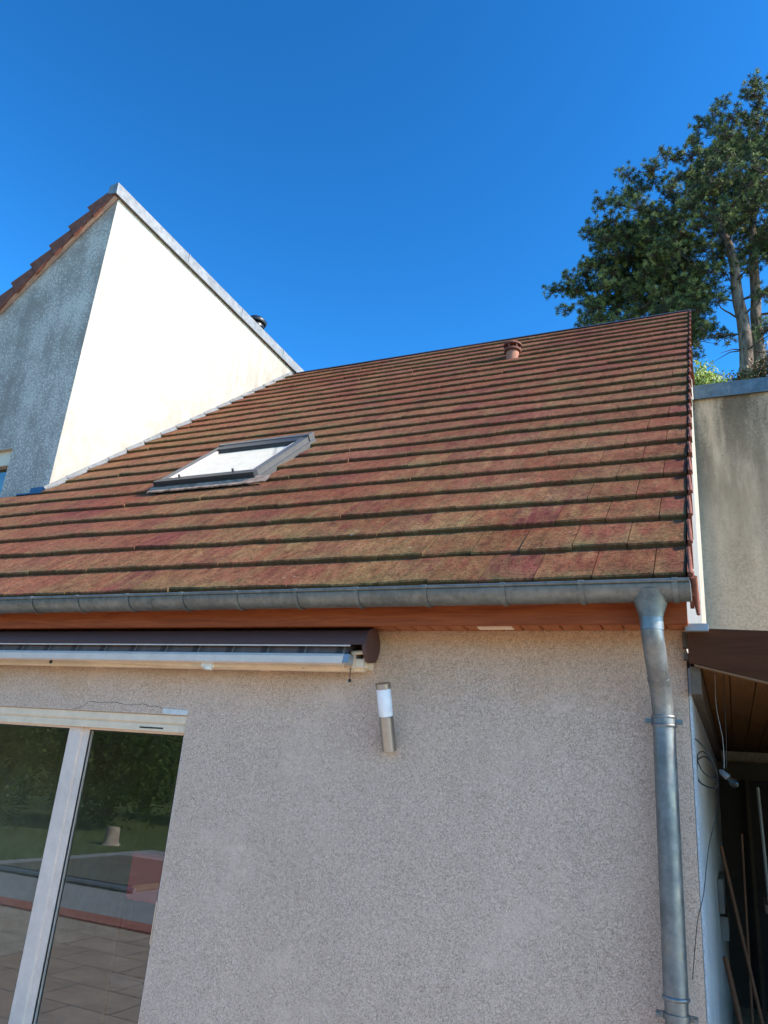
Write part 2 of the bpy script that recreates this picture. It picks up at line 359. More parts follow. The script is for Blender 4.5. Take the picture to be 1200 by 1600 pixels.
# ================================================================== SETTING: ground
YB = 5.91                         # front of the flat-roofed building behind the house
def ground_mats():
    k = NT('patio_slabs'); br = k.n('ShaderNodeTexBrick', Scale=1.0); k.l(k.co, br.inputs['Vector'])
    br.inputs['Color1'].default_value = (.56, .45, .31, 1); br.inputs['Color2'].default_value = (.62, .51, .37, 1); br.inputs['Mortar'].default_value = (.22, .18, .13, 1)
    br.inputs['Mortar Size'].default_value = .008; br.inputs['Brick Width'].default_value = .8; br.inputs['Row Height'].default_value = .5
    c = k.mix(1.0, br.outputs['Color'], k.ramp(k.noise(3, 6, .7), [(.3, .7), (.7, 1.1)]), 'MULTIPLY'); M['patio'] = k.base(c, .85)
    k = NT('grass_ground'); c = k.ramp(k.noise(1.4, 8, .75), [(.3, (.09, .13, .03)), (.6, (.16, .21, .05)), (.8, (.32, .27, .12))])
    k.bump(k.noise(60, 4), .8, .05); M['grass'] = k.base(c, .95)
    k = NT('grey_paving'); c = k.ramp(k.noise(2.0, 6, .7), [(.3, (.34, .34, .31)), (.7, (.46, .46, .42))]); M['grey_paving'] = k.base(c, .8)
    k = NT('terracotta_kerb'); c = k.ramp(k.noise(6, 5, .7), [(.3, (.42, .15, .09)), (.7, (.55, .23, .14))]); M['kerb_red'] = k.base(c, .8)
ground_mats()
g = MB(); g.face([(-400, -400, 0), (400, -400, 0), (400, 400, 0), (-400, 400, 0)]); tag(g.build('ground', 'grass', fix=False), kind='structure')
g = MB(); g.box((-11, -4.02, -.10), (14, 6.2, .012)); tag(g.build('patio', 'patio'), kind='structure')
g = MB(); g.box((-11.2, -4.40, -.10), (6, -4.023, .03)); tag(g.build('terrace_edging', 'kerb_red'), kind='structure')
g = MB(); g.box((-11.9, -11.0, -.10), (6, -4.403, .008)); tag(g.build('paved_yard', 'grey_paving'), kind='structure')

# ================================================================== HOUSE
TH = R(41.5); CT, ST = math.cos(TH), math.sin(TH)
E0 = Vector((.03, -.252, 2.846))             # right end of the eave, on the roof plane
NRM = Vector((0, -ST, CT)); SD = Vector((0, CT, ST))
def rp(x, s_, h=0.0): return Vector((x, E0.y, E0.z)) + SD*s_ + NRM*h     # a point on the slope
house = thing('house', (-3, 2, 0), 'rendered house with a long steep red-brown tiled roof, zinc gutter and glazed sliding door', 'house')
XR = .03; XL = -11.0; XT = -6.41; YT = 1.65; S_R = 8.43; GA = .3525; TW = .277
S_T = (YT-E0.y)/CT                              # slope distance where the tall wing starts
def zr(y): return E0.z + (y-E0.y)*math.tan(TH)
# walls
wx0, wx1, wz = -6.3, -2.8, 2.168; D = .10
f = MB()
f.face([(wx1, 0, 0), (0, 0, 0), (0, 0, wz), (wx1, 0, wz)]); f.face([(XL, 0, wz), (wx1, 0, wz), (0, 0, wz), (0, 0, 2.69), (XL, 0, 2.69)])
f.face([(XL, 0, 0), (wx0, 0, 0), (wx0, 0, wz), (XL, 0, wz)])
f.face([(wx1, 0, 0), (wx1, 0, wz), (wx1, D+.2, wz), (wx1, D+.2, 0)]); f.face([(wx0, 0, 0), (wx0, D+.2, 0), (wx0, D+.2, wz), (wx0, 0, wz)])
f.face([(wx0, 0, wz), (wx0, D+.2, wz), (wx1, D+.2, wz), (wx1, 0, wz)])
f.build('front_wall', 'stucco', house, fix=False)
f = MB(); yy = 10.9
f.face([(0, 0, 0), (0, 12.2, 0), (0, 12.2, zr(0)-.06), (0, 6.1, zr(6.1)-.06), (0, 0, zr(0)-.06)]); f.build('gable_wall', 'white_render', house, fix=False)
f = MB(); f.box((0.002, .012, 0), (.012, YB, 2.5)); f.build('lower_side_wall', 'smooth_render', house)
f = MB(); f.box((XL, 0.30, 2.62), (-.02, 5.8, 2.66)); f.build('upper_floor', 'interior', house)
# interior seen through the glass
f = MB(); f.face([(XL, 4.2, 0), (-.3, 4.2, 0), (-.3, 4.2, 2.6), (XL, 4.2, 2.6)]); f.face([(XL, .3, 0.02), (-.3, .3, 0.02), (-.3, 4.2, .02), (XL, 4.2, .02)])
f.face([(-.3, .3, 0), (-.3, 4.2, 0), (-.3, 4.2, 2.6), (-.3, .3, 2.6)]); f.face([(XL, .3, 0), (XL, 4.2, 0), (XL, 4.2, 2.6), (XL, .3, 2.6)])
f.face([(XL, .3, 2.6), (-.3, .3, 2.6), (-.3, 4.2, 2.6), (XL, 4.2, 2.6)])
f.face([(wx1, .301, 0), (-.3, .301, 0), (-.3, .301, 2.6), (wx1, .301, 2.6)])
f.build('room', 'interior', house, fix=False)
# crack and broken render above the door
f = MB(); rr_ = random.Random(3)
pts = [(-3.72, 2.172), (-3.62, 2.20), (-3.60, 2.222), (-3.45, 2.225), (-3.2, 2.218), (-3.14, 2.222), (-3.10, 2.214), (-3.06, 2.216), (-3.02, 2.208), (-2.99, 2.20)]
for (x0, z0), (x1, z1) in zip(pts, pts[1:]):
    for q in range(3):
        a0 = q/3; a1 = (q+1)/3; j0 = .005*math.sin(q*2.1+x0*40); j1 = .005*math.sin((q+1)*2.1+x0*40) if q < 2 else 0
        if q == 0: j0 = 0
        f.tube([(x0+(x1-x0)*a0, -.0003, z0+(z1-z0)*a0+j0), (x0+(x1-x0)*a1, -.0003, z0+(z1-z0)*a1+j1)], [.0010+.0007*(q % 2), .0011], 5)
f.build('crack', 'crack', house)
f = MB(); f.extrude([(-2.985, 2.172), (-2.801, 2.170), (-2.801, 2.196), (-2.85, 2.201), (-2.93, 2.202), (-2.99, 2.204)], 1, -.003, .0); f.build('render_repair', 'mortar', house)

# roof deck + tiles
HOLE = (-4.59, -3.51, 2.22, 3.24)        # skylight opening x0,x1,s0,s1
deck = MB()
def deckq(x0, x1, s0, s1):
    deck.hexa([rp(x0, s0, -.07), rp(x1, s0, -.07), rp(x1, s1, -.07), rp(x0, s1, -.07)], [rp(x0, s0, -.008), rp(x1, s0, -.008), rp(x1, s1, -.008), rp(x0, s1, -.008)])
deckq(XL, HOLE[0], .06, S_T); deckq(HOLE[0], XR-.02, .06, HOLE[2]); deckq(XT, HOLE[0], S_T+.001, S_R); deckq(HOLE[0], HOLE[1], HOLE[3], S_R); deckq(HOLE[1], XR-.02, HOLE[2]+.001, S_R)
deck.build('roof_deck', 'wood_grey', house)
t = MB(); rt = random.Random(11); NC = int(S_R/GA)
def wav(x, s_): return .003*math.sin(x*1.7+s_*3.1)+.002*math.sin(x*4.3+s_*7)
for c in range(NC+1):
    s0 = c*GA; s1 = min((c+1)*GA, S_R)
    left = XL if s0 < S_T-.15 else XT
    x = XR - (TW*.5 if c % 2 == 0 else 0)
    edges = [(XR, x)] if c % 2 == 0 else []
    while x > left:
        edges.append((x, x-TW)); x -= TW
    for xr, xl in edges:
        xl = max(xl, left)
        if xr-xl < .02: continue
        if xr < HOLE[1]+.12 and xl > HOLE[0]-.12 and s0 > HOLE[2]-.32 and s1 < HOLE[3]+.06: continue
        gp = .0022; a, b = xl+gp, xr-gp
        r1, r2 = rt.random(), rt.random(); dh = rt.uniform(-.0025, .0025); ds = rt.uniform(-.006, .006); sk = rt.uniform(-.003, .003)
        ck = rt.random(); ca = rt.uniform(.008, .024) if ck < .07 else 0; cb = rt.uniform(.008, .024) if ck > .93 else 0
        if c == 1 and -1.15 < xr < -.8: ds = .012; dh = -.012
        def P(xx, ss, hh, e=0): return rp(xx, ss, hh+wav(xx, ss))
        top0, top1 = .041+dh, .009; bv = .007; th_ = .034
        sa = s0+ds; sb = s1+.012
        A0 = P(a, sa+sk+ca, top0-bv); B0 = P(b, sa-sk+cb, top0-bv)
        A1 = P(a, sa+sk+bv*1.2+ca, top0); B1 = P(b, sa-sk+bv*1.2+cb, top0)
        A2 = P(a, sb, top1+.003); B2 = P(b, sb, top1+.003)
        Ab = P(a, sa+sk+.002+ca, top0-th_); Bb = P(b, sa-sk+.002+cb, top0-th_)
        cc0, cc1 = (r1, r2, 0.), (r1, r2, 1.)
        sm = (A1-A2)*.0
        t.face([A1, B1, B2, A2], 0, [cc0, cc0, cc1, cc1])
        t.face([A0, B0, B1, A1], 0, cc0)
        t.face([Ab, Bb, B0, A0], 1, cc0)
        dn = NRM*.03
        t.face([B0, B0-dn, B2-dn, B2, B1], 1, cc0); t.face([A1, A2, A2-dn, A0-dn, A0], 1, cc0)
        t.face([Ab, A2-dn, B2-dn, Bb], 1, cc0)
roof = t.build('tiled_roof', ['tile', 'tile_edge'], house, attr='tile', fix=False)
f = MB(); f.hexa([rp(XR-.0195, .05, -.085), rp(XR+.001, .05, -.085), rp(XR+.001, S_R, -.085), rp(XR-.0195, S_R, -.085)], [rp(XR-.0195, .05, .004), rp(XR+.001, .05, .004), rp(XR+.001, S_R, .004), rp(XR-.0195, S_R, .004)]); f.build('verge_gap_filler', 'wood_brown', house)  # dark filler added where bright gaps showed beside the verge flaps
# verge tiles on the right edge: one hanging flap per course
v = MB()
for c in range(NC+1):
    s0 = c*GA; s1 = min((c+1)*GA, S_R)+.03; x0, x1 = XR-.0018, XR+.016; dx = .008
    drop0, drop1 = (-.10, -.085)
    if c == 0: drop0 = -.13
    def fl(xx, s_, h): return rp(xx, s_, h)
    v.hexa([fl(x0+dx, s0-.02, drop0), fl(x0, s1, drop1), fl(x0, s1, .018), fl(x0+dx, s0-.02, .056)], [fl(x1+dx, s0-.02, drop0), fl(x1, s1, drop1), fl(x1, s1, .018), fl(x1+dx, s0-.02, .056)])
    v.tube([fl(x1+dx-.004, s0-.03, .048), fl(x1-.002, s0+.15, .036), fl(x1-.010, s1, .012)], [.011, .010, .006], 8)
v.hexa([rp(XR+.016, -.03, -.06), rp(XR+.016, .10, -.09), rp(XR+.016, .10, .0), rp(XR+.016, -.02, .02)], [rp(XR+.03, -.03, -.06), rp(XR+.03, .10, -.09), rp(XR+.03, .10, .0), rp(XR+.03, -.02, .02)])
v.tube([rp(XR+.03, -.02, .03), rp(XR+.035, -.015, -.10), (XR+.04, -.215, 2.70)], [.016, .013, .008], 8)
v.build('verge_tiles', 'verge', house)
# ridge flashing and back slope
f = MB(); rt_ = rp(0, S_R, .0)
f.extrude([(rt_.y-.05, rt_.z-.0), (rt_.y+.01, rt_.z+.052), (rt_.y+.07, rt_.z+.052), (rt_.y+.14, rt_.z-.02), (rt_.y+.10, rt_.z-.06), (rt_.y, rt_.z-.02)], 0, XT, XR+.03); f.build('ridge_cap', 'alu_dark', house)
f = MB(); f.hexa([(XT, 6.1, 8.36), (XR, 6.1, 8.36), (XR, 12.2, 3.0), (XT, 12.2, 3.0)], [(XT, 6.1, 8.44), (XR, 6.1, 8.44), (XR, 12.2, 3.08), (XT, 12.2, 3.08)]); f.build('rear_roof', 'tile', house)
# fascia, soffit
f = MB(); f.box((XL, -.205, 2.662), (.022, -.180, 2.835)); f.build('fascia_board', 'wood_fascia', house)
f = MB(); x = .02; pw = .098
while x > XL:
    f.box((x-pw+.006, -.179, 2.672+rt.uniform(-.0008, .0008)), (x, -.001, 2.688), bev=.003); x -= pw
f.box((XL, -.18, 2.684), (.02, 0, 2.70))
sf = f.build('soffit', 'wood_soffit', house)
f = MB(); f.box((-.98, -.13, 2.664), (-.80, -.075, 2.6715)); 
f.build('soffit_vent', 'cream', sf)
# gutter
gy, gz, gr = -.288, 2.822, .078
def gz_at(x): return 0.0
f = MB(); n = 14
outer = arc(gy, gz, gr, 180, 360, n); inner = arc(gy, gz, gr-.003, 360, 180, n)
f.extrude(outer+inner, 0, XL, .044, smooth=False); 
for fc in range(len(f.sm)): pass
f.tube([(XL, gy-gr-.004, gz), (.044, gy-gr-.004, gz)], .0085, 10)
f.extrude(arc(gy, gz, gr+.001, 180, 360, n), 0, .044, .047)
for xx in (-5.9, -2.95):
    f.extrude(arc(gy, gz, gr+.0025, 182, 358, n)+arc(gy, gz, gr+.0004, 358, 182, n), 0, xx, xx+.03)
gut = f.build('gutter', 'zinc', house)
for q in gut.data.polygons: q.use_smooth = abs(q.normal.x) < .5 and len(q.vertices) == 4
for xx in (-4.67, -4.28, -3.89, -3.5, -3.1, -2.695, -2.32, -1.935, -1.57, -1.19, -.79, -.42, -.015, -5.06, -5.45, -5.84):
    f = MB(); ow = .012
    f.extrude(arc(gy, gz, gr+.006, 178, 362, n)+arc(gy, gz, gr+.002, 362, 178, n), 0, xx-ow, xx+ow)
    f.tube([(xx-ow-.001, gy-gr-.004, gz), (xx+ow+.001, gy-gr-.004, gz)], .0115, 8)
    f.build('gutter_bracket', 'zinc', gut)
# outlet + downpipe
f = MB(); cx = -.125; prev = []
rings = [(2.79, .084, .079), (2.765, .080, .070), (2.74, .073, .064), (2.715, .064, .058), (2.69, .055, .054), (2.67, .0515, .0515)]
V = []; m_ = 24
for z, a, b in rings: V += [(cx+a*math.cos(2*math.pi*j/m_), gy+b*math.sin(2*math.pi*j/m_), z) for j in range(m_)]
f.mesh(V, [(i*m_+j, i*m_+(j+1) % m_, (i+1)*m_+(j+1) % m_, (i+1)*m_+j) for i in range(len(rings)-1) for j in range(m_)], True)
f.build('gutter_outlet', 'zinc', gut)
pr = .047; py = -.085
f = MB()
f.tube([(cx, gy, 2.70), (cx+.001, gy+.001, 2.615)], pr+.0035, 28)
f.tube([(cx, gy, 2.62), (cx+.002, gy+.004, 2.59), (cx+.004, gy+.02, 2.555), (cx+.012, -.15, 2.41), (cx+.016, -.108, 2.34), (cx+.018, -.095, 2.30), (cx+.019, py-.004, 2.26), (cx+.019, py, 2.24)], [pr+.001, pr+.001, pr+.001, pr, pr, pr, pr, pr], 28)
f.tube([(cx+.011, -.16, 2.425), (cx+.0117, -.152, 2.412)], pr+.003, 28)
f.tube([(cx+.019, py, 2.262), (cx+.019, py, 1.16)], pr+.0015, 28)
f.tube([(cx+.019, py, 1.175), (cx+.019, py, .06)], pr-.001, 28)
for z in (2.262, 2.225, 1.165):
    f.tube([(cx+.019, py, z-.009), (cx+.019, py, z-.004), (cx+.019, py, z+.004), (cx+.019, py, z+.009)], [pr+.001, pr+.007, pr+.007, pr+.001], 28)
dp = f.build('downpipe', 'zinc_pipe', house)
for z in (2.243, 1.10):
    f = MB(); ccx = cx+.019
    f.tube([(ccx, py, z-.011), (ccx, py, z+.011)], pr+.006, 28)
    for sx in (-1, 1):
        f.box((ccx+sx*(pr+.003), py-.010, z-.011), (ccx+sx*(pr+.033), py+.010, z+.011), bev=.002)
        f.tube([(ccx+sx*(pr+.024), py-.022, z), (ccx+sx*(pr+.024), py+.018, z)], .0075, 8)
    f.tube([(ccx, py+pr, z), (ccx, 0, z)], .006, 8)
    f.build('pipe_clamp', 'zinc_pipe', dp)
# corner cladding between the verge and the rear building
f = MB()
f.extrude([(-.03, 2.675), (2.9, 2.675), (2.9, zr(2.9)-.14), (-.03, zr(-.03)-.14)], 0, .001, .016); f.build('side_cladding', 'alu', house)
f = MB(); f.box((0.006, -.10, 2.652), (.105, -.02, 2.685)); f.build('cladding_end_cap', 'alu', house)
f = MB(); f.box((-.012, -.034, 2.585), (.012, -.002, 2.66)); f.box((-.01, -.05, 2.53), (.01, -.002, 2.56)); f.build('corner_bracket', 'wood_grey', house)

# sliding door (frame, two sashes)
GY = .055
dr = MB(); z1 = 2.167
dr.box((wx0, .012, 2.118), (wx1, .10, z1), bev=.003); dr.box((wx0, .022, 2.108), (wx1, .10, 2.121)); dr.box((wx0, .018, 2.068), (wx1, .10, 2.111), bev=.002)
dr.box((wx0, .03, 0.01), (wx0+.05, .10, 2.068)); dr.box((wx1-.030, .045, 0.01), (wx1, .10, 2.068)); dr.box((wx0, .02, .01), (wx1, .1, .05))
door = dr.build('sliding_door', 'cream', house)
f = MB(); f.box((-3.16, .0155, 2.083), (-2.98, .019, 2.091)); f.build('drain_slot', 'black', door)
def sash(x0, x1, y0, y1, st0, st1):
    s = MB(); zt, zb = 2.068, .05; th_ = .012
    s.box((x0, y0, zb), (x0+st0, y1, zt), bev=.003); s.box((x1-st1, y0, zb), (x1, y1, zt), bev=.003)
    s.box((x0+st0, y0+.002, zt-th_), (x1-st1, y1-.002, zt)); s.box((x0+st0, y0+.002, zb), (x1-st1, y1-.002, zb+.09))
    o = s.build('sash', 'pvc', door)
    g_ = MB(); yg = (y0+y1)/2+.004; g_.face([(x0+st0-.005, yg, zb+.05), (x1-st1+.005, yg, zb+.05), (x1-st1+.005, yg, zt-th_+.002), (x0+st0-.005, yg, zt-th_+.002)]); g_.build('pane', 'glass', o, fix=False)
    k_ = MB(); e = .005
    for (a, b) in (((x0+st0, y0+.006, zb), (x0+st0+e, y0+.016, zt-th_)), ((x1-st1-e, y0+.006, zb), (x1-st1, y0+.016, zt-th_)), ((x0+st0, y0+.006, zt-th_-e), (x1-st1, y0+.016, zt-th_))): k_.box(a, b)
    k_.build('gasket', 'black', o); return o
sash(-4.98, -3.655, .048, .088, .09, .105)
s2 = sash(-3.66, -2.828, .064, .104, .058, .028)
f = MB(); f.box((-2.846, .040, .94), (-2.832, .066, 1.16), bev=.004); f.build('handle', 'cream', s2)
s3 = sash(-6.25, -4.985, .064, .104, .09, .03)

# skylight
sk = MB()
sx0, sx1, ss0, ss1 = -4.60, -3.50, 2.19, 3.26
def rbox(m, x0, x1, s0, s1, h0, h1):
    m.hexa([rp(x0, s0, h0), rp(x1, s0, h0), rp(x1, s1, h0), rp(x0, s1, h0)], [rp(x0, s0, h1), rp(x1, s0, h1), rp(x1, s1, h1), rp(x0, s1, h1)])
rbox(sk, sx1-.075, sx1, ss0, ss1, -.05, .105)
skl = sk.build('skylight', 'alu_frame', house)
f = MB(); rbox(f, sx0, sx0+.075, ss0, ss1, -.05, .105); f.build('side_rail', 'alu_frame', skl)
f = MB(); rbox(f, sx0-.006, sx1+.006, ss1+.0, ss1+.07, -.02, .118); rbox(f, sx1-.02, sx1+.012, ss1-.03, ss1+.08, .0, .126); f.build('top_hood', 'alu_frame', skl)
f = MB(); rbox(f, sx0+.076, sx1-.076, ss1-.15, ss1-.001, .02, .112); rbox(f, sx0+.076, sx1-.076, ss1-.165, ss1-.151, .02, .095); f.build('upper_rail', 'alu_dark', skl)
f = MB(); rbox(f, sx0-.004, sx1+.004, ss0-.07, ss0-.001, -.02, .115); rbox(f, sx0+.076, sx1-.076, ss0, ss0+.045, -.02, .108); rbox(f, sx0-.02, sx1+.02, ss0-.085, ss0-.071, .0, .075)
f.build('lower_rail', 'alu_dark', skl)
for xx in (sx0+.22, sx1-.28):
    f = MB(); rbox(f, xx, xx+.012, ss0+.03, ss0+.05, .108, .135); f.build('clip', 'alu_dark', skl)
for a_ in (sx0+.0755, sx1-.1005):
    f = MB(); rbox(f, a_, a_+.025, ss0+.05, ss1-.17, .03, .100); f.build('sash_side', 'alu_white', skl)
f = MB(); f.face([rp(sx0+.09, ss0+.04, .088), rp(sx1-.09, ss0+.04, .088), rp(sx1-.09, ss1-.15, .088), rp(sx0+.09, ss1-.15, .088)]); f.build('pane', 'sky_glass', skl, fix=False)
f = MB(); f.face([rp(sx0+.09, ss0+.04, .07), rp(sx1-.09, ss0+.04, .07), rp(sx1-.09, ss1-.15, .07), rp(sx0+.09, ss1-.15, .07)]); f.build('pane_reflection', flat('cream_pane_reflection', (.86, .75, .62), .9), skl, fix=False)  # cream sheet under the pane imitates the reflection of the white wall
# dressed flashing apron under the window, wavy over the tiles
f = MB(); fr = random.Random(5); N = 46; xs = [sx0-.03+(sx1-sx0+.20)*i/N for i in range(N+1)]
top = [rp(x, ss0-.06, .075) for x in xs]; mid = [rp(x, ss0-.12, .056+fr.uniform(-.002, .002)) for x in xs]; bot = [rp(x, ss0-.165+.006*math.sin(i*.9)+fr.uniform(-.006, .006), .050+fr.uniform(0, .003)) for i, x in enumerate(xs)]
for i in range(N):
    f.face([mid[i], mid[i+1], top[i+1], top[i]]); f.face([bot[i], bot[i+1], mid[i+1], mid[i]])
    b0, b1 = bot[i]-NRM*.012, bot[i+1]-NRM*.012; f.face([b0, b1, bot[i+1], bot[i]])
f.build('apron_flashing', 'lead', skl, fix=False)
for a_ in (sx1+.001, sx0-.035):
    f = MB(); rbox(f, a_, a_+.034, ss0-.05, ss1+.05, -.01, .058); f.build('side_flashing', 'alu_frame', skl)
# roof vent
b = rp(-2.15, 6.72, .02); f = MB()
f.tube([b+Vector((0, 0, -.08)), b+Vector((0, 0, .09))], .085, 24)
vt = f.build('roof_vent', 'terracotta', house)
f = MB(); c0 = b+Vector((0, 0, .02)); prf = [(.088, .045), (.112, .06), (.118, .082), (.088, .082)]
V = []; mm = 24
for r_, z in prf: V += [c0+Vector((r_*math.cos(2*math.pi*j/mm), r_*math.sin(2*math.pi*j/mm), z)) for j in range(mm)]
f.mesh(V, [(i*mm+j, i*mm+(j+1) % mm, ((i+1) % 4)*mm+(j+1) % mm, ((i+1) % 4)*mm+j) for i in range(4) for j in range(mm)], True)
for j in range(6):
    a = 2*math.pi*(j+.25)/6; p = c0+Vector((.100*math.cos(a), .100*math.sin(a), 0)); f.tube([p+Vector((0, 0, .08)), p+Vector((0, 0, .145))], .010, 6)
f.tube([c0+Vector((0, 0, .14)), c0+Vector((0, 0, .158)), c0+Vector((0, 0, .185)), c0+Vector((0, 0, .195))], [.122, .124, .095, .03], 24)
f.build('vent_cowl', weathered('dark_cowl', (.16, .055, .035), .3, .8, 0, 12), vt)
# step flashing along the tall wing
f = MB(); stp = random.Random(2)
n_ = int((S_R-S_T)/GA)+1
for i in range(n_+1):
    s0 = S_T+i*GA*.98-.02; s1 = min(s0+GA*1.02, S_R+.02)
    hh = .078+stp.uniform(-.003, .003)
    f.hexa([rp(XT+.003, s0, 0.02), rp(XT+.010, s0, .02), rp(XT+.010, s1, .02), rp(XT+.003, s1, .02)], [rp(XT+.003, s0, hh), rp(XT+.010, s0, hh), rp(XT+.008, s1, hh-.008), rp(XT+.003, s1, hh-.008)])
    f.hexa([rp(XT+.003, s0, .046), rp(XT+.022, s0, .047), rp(XT+.022, s1, .016), rp(XT+.003, s1, .016)], [rp(XT+.003, s0, .060), rp(XT+.022, s0, .056), rp(XT+.022, s1, .026), rp(XT+.003, s1, .026)])
f.build('wall_flashing', 'zinc_pale', house)

# ================================================================== TALL WING (left)
wing = thing('tall_wing', (0, 0, 0), 'tall rendered wing with a blazing white side wall, grimy grey front and zinc coping', 'building')
ZT = 8.52; sl = math.tan(R(41.0)); XW = -13.5
wzt = lambda x: ZT-(XT-x)*sl
bx0, bx1, bz0, bz1 = -8.4, -7.13, 3.9, 5.14
f = MB()
f.face([(XT, YT, 0), (XT, YT, ZT), (bx1, YT, wzt(bx1)), (bx1, YT, 0)][::-1]); f.face([(bx1, YT, bz1), (bx1, YT, wzt(bx1)), (bx0, YT, wzt(bx0)), (bx0, YT, bz1)][::-1])
f.face([(bx1, YT, 0), (bx1, YT, bz0), (bx0, YT, bz0), (bx0, YT, 0)][::-1]); f.face([(bx0, YT, 0), (bx0, YT, wzt(bx0)), (XW, YT, wzt(XW)), (XW, YT, 0)][::-1])
f.build('front_wall', 'dirty_render', wing, fix=False)
f = MB(); f.face([(XT, YT, 0), (XT, 13, 0), (XT, 13, ZT), (XT, YT, ZT)]); f.face([(XT, 13, 0), (XW, 13, 0), (XW, 13, wzt(XW)), (XT, 13, ZT)]); f.build('side_wall', 'white_render', wing, fix=False)
# window in the front of the wing
f = MB(); f.box((bx1, YT+.001, bz0), (bx1+.0005, YT+.16, bz1)); f.face([(bx0, YT+.001, bz1), (bx1, YT+.001, bz1), (bx1, YT+.16, bz1), (bx0, YT+.16, bz1)]); f.box((bx0, YT-.006, bz1-.004), (bx1, YT+.02, bz1+.0)); rv = f.build('window_reveal', 'mortar', wing)
f = MB(); f.box((bx0, YT+.05, bz1-.19), (bx1, YT+.14, bz1-.001), bev=.004); f.box((bx1-.055, YT+.10, bz0), (bx1, YT+.16, bz1-.19)); f.box((bx0, YT+.10, bz0), (bx1-.055, YT+.16, bz0+.07)); wf = f.build('window', 'cream', wing)
f = MB(); f.face([(bx0, YT+.13, bz0), (bx1-.05, YT+.13, bz0), (bx1-.05, YT+.13, bz1-.18), (bx0, YT+.13, bz1-.18)]); f.build('pane', 'glass', wf, fix=False)
f = MB(); f.box((bx0, YT+.3, bz0), (bx1, YT+.32, bz1)); f.build('curtain', flat('grey_green_curtain', (.16, .22, .21), .9), wf)
# wing roof slab + tiles down the left
f = MB(); f.hexa([(XT, YT+.001, ZT), (XT, 13, ZT), (XW, 13, wzt(XW)), (XW, YT+.001, wzt(XW))], [(XT, YT+.001, ZT+.07), (XT, 13, ZT+.07), (XW, 13, wzt(XW)+.07), (XW, YT+.001, wzt(XW)+.07)]); f.build('roof_deck', 'wood_grey', wing)
f = MB(); q = math.hypot(1, sl); L = (XT-.03-XW)*q; gg = .345; DW = Vector((-1/q, 0, -sl/q)); NW = Vector((-sl/q, 0, 1/q)); O = Vector((XT-.05, 0, ZT+.03))
k = 0; s_ = 0.06
while s_ < L-.4:
    for y0 in [YT-.05+.3*i for i in range(6)]:
        r1, r2 = rt.random(), rt.random(); f.curc = (r1, r2, .3); f.curm = 0
        a = O+DW*(s_-.05)+NW*.02; b_ = O+DW*(s_+gg)+NW*.055
        pts = [a, b_, b_-NW*.03, a-NW*.02]
        f.mesh([Vector((p.x, y0, p.z)) for p in pts]+[Vector((p.x, y0+.297, p.z)) for p in pts], [(0, 1, 2, 3), (7, 6, 5, 4), (0, 4, 5, 1), (1, 5, 6, 2), (2, 6, 7, 3), (3, 7, 4, 0)])
    s_ += gg
f.build('tiled_roof', ['tile', 'tile_edge'], wing, attr='tile')
f = MB(); s_ = .02; y0, y1 = YT-.075, YT-.052; k = 0
while s_ < L-.4:            # verge flaps facing the viewer
    a = O+DW*(s_-.03); b_ = O+DW*(s_+gg+.005)
    jj = rt.uniform(-.004, .004)
    P4 = [a+NW*.040, b_+NW*.120, b_-NW*(.105+jj), a-NW*(.062)]
    f.mesh([Vector((p.x, y0-(.012 if i in (1, 2) else 0), p.z)) for i, p in enumerate(P4)]+[Vector((p.x, y1, p.z)) for p in P4], [(0, 1, 2, 3), (7, 6, 5, 4), (0, 4, 5, 1), (1, 5, 6, 2), (2, 6, 7, 3), (3, 7, 4, 0)])
    s_ += gg; k += 1
f.build('verge_tiles', 'verge', wing)
f = MB(); a = O+DW*.0-NW*.065; b_ = O+DW*(L-.4)-NW*.065; f.beam((a.x, YT-.035, a.z), (b_.x, YT-.035, b_.z), .05, .045, up=NW); f.build('verge_mortar', weathered('pinkish_mortar', (.45, .27, .19), .2, .9, 0, 16), wing)
# coping
f = MB(); zc0, zc1 = ZT-.02, ZT+.145
f.hexa([(XT-.10, YT-.085, zc0+.02), (XT+.042, YT-.085, zc0), (XT+.042, 13, zc0), (XT-.10, 13, zc0+.02)], [(XT-.10, YT-.085, zc1-.02), (XT+.034, YT-.085, zc1), (XT+.034, 13, zc1), (XT-.10, 13, zc1-.02)])
f.box((XT+.036, YT-.088, zc0-.012), (XT+.050, 13, zc0+.006))
for yy in (3.0, 4.35, 5.6): f.box((XT-.10, yy, zc0+.01), (XT+.0445, yy+.012, zc1+.004))
f.build('coping', 'zinc_pale', wing)
f = MB(); f.box((-6.66, YT-.012, 4.47), (-6.40, YT-.001, 4.60)); f.box((-6.78, YT-.08, zr(YT-.07)+.03), (-6.40, YT-.012, zr(YT-.07)+.045)); f.build('corner_flashing', 'blueflash', wing)
# chimney cowl beyond the coping
f = MB(); cc = Vector((-6.8, 5.3, 8.46)); f.tube([cc, cc+Vector((0, 0, .58))], .10, 20)
ch = f.build('chimney_pipe', 'alu_dark', wing)
f = MB(); f.tube([cc+Vector((0, 0, .60)), cc+Vector((0, 0, .635)), cc+Vector((0, 0, .70)), cc+Vector((0, 0, .72))], [.17, .19, .13, .03], 24); f.tube([cc+Vector((.0, 0, .52)), cc+Vector((.0, 0, .56))], .15, 20); f.build('cowl', 'black', ch)

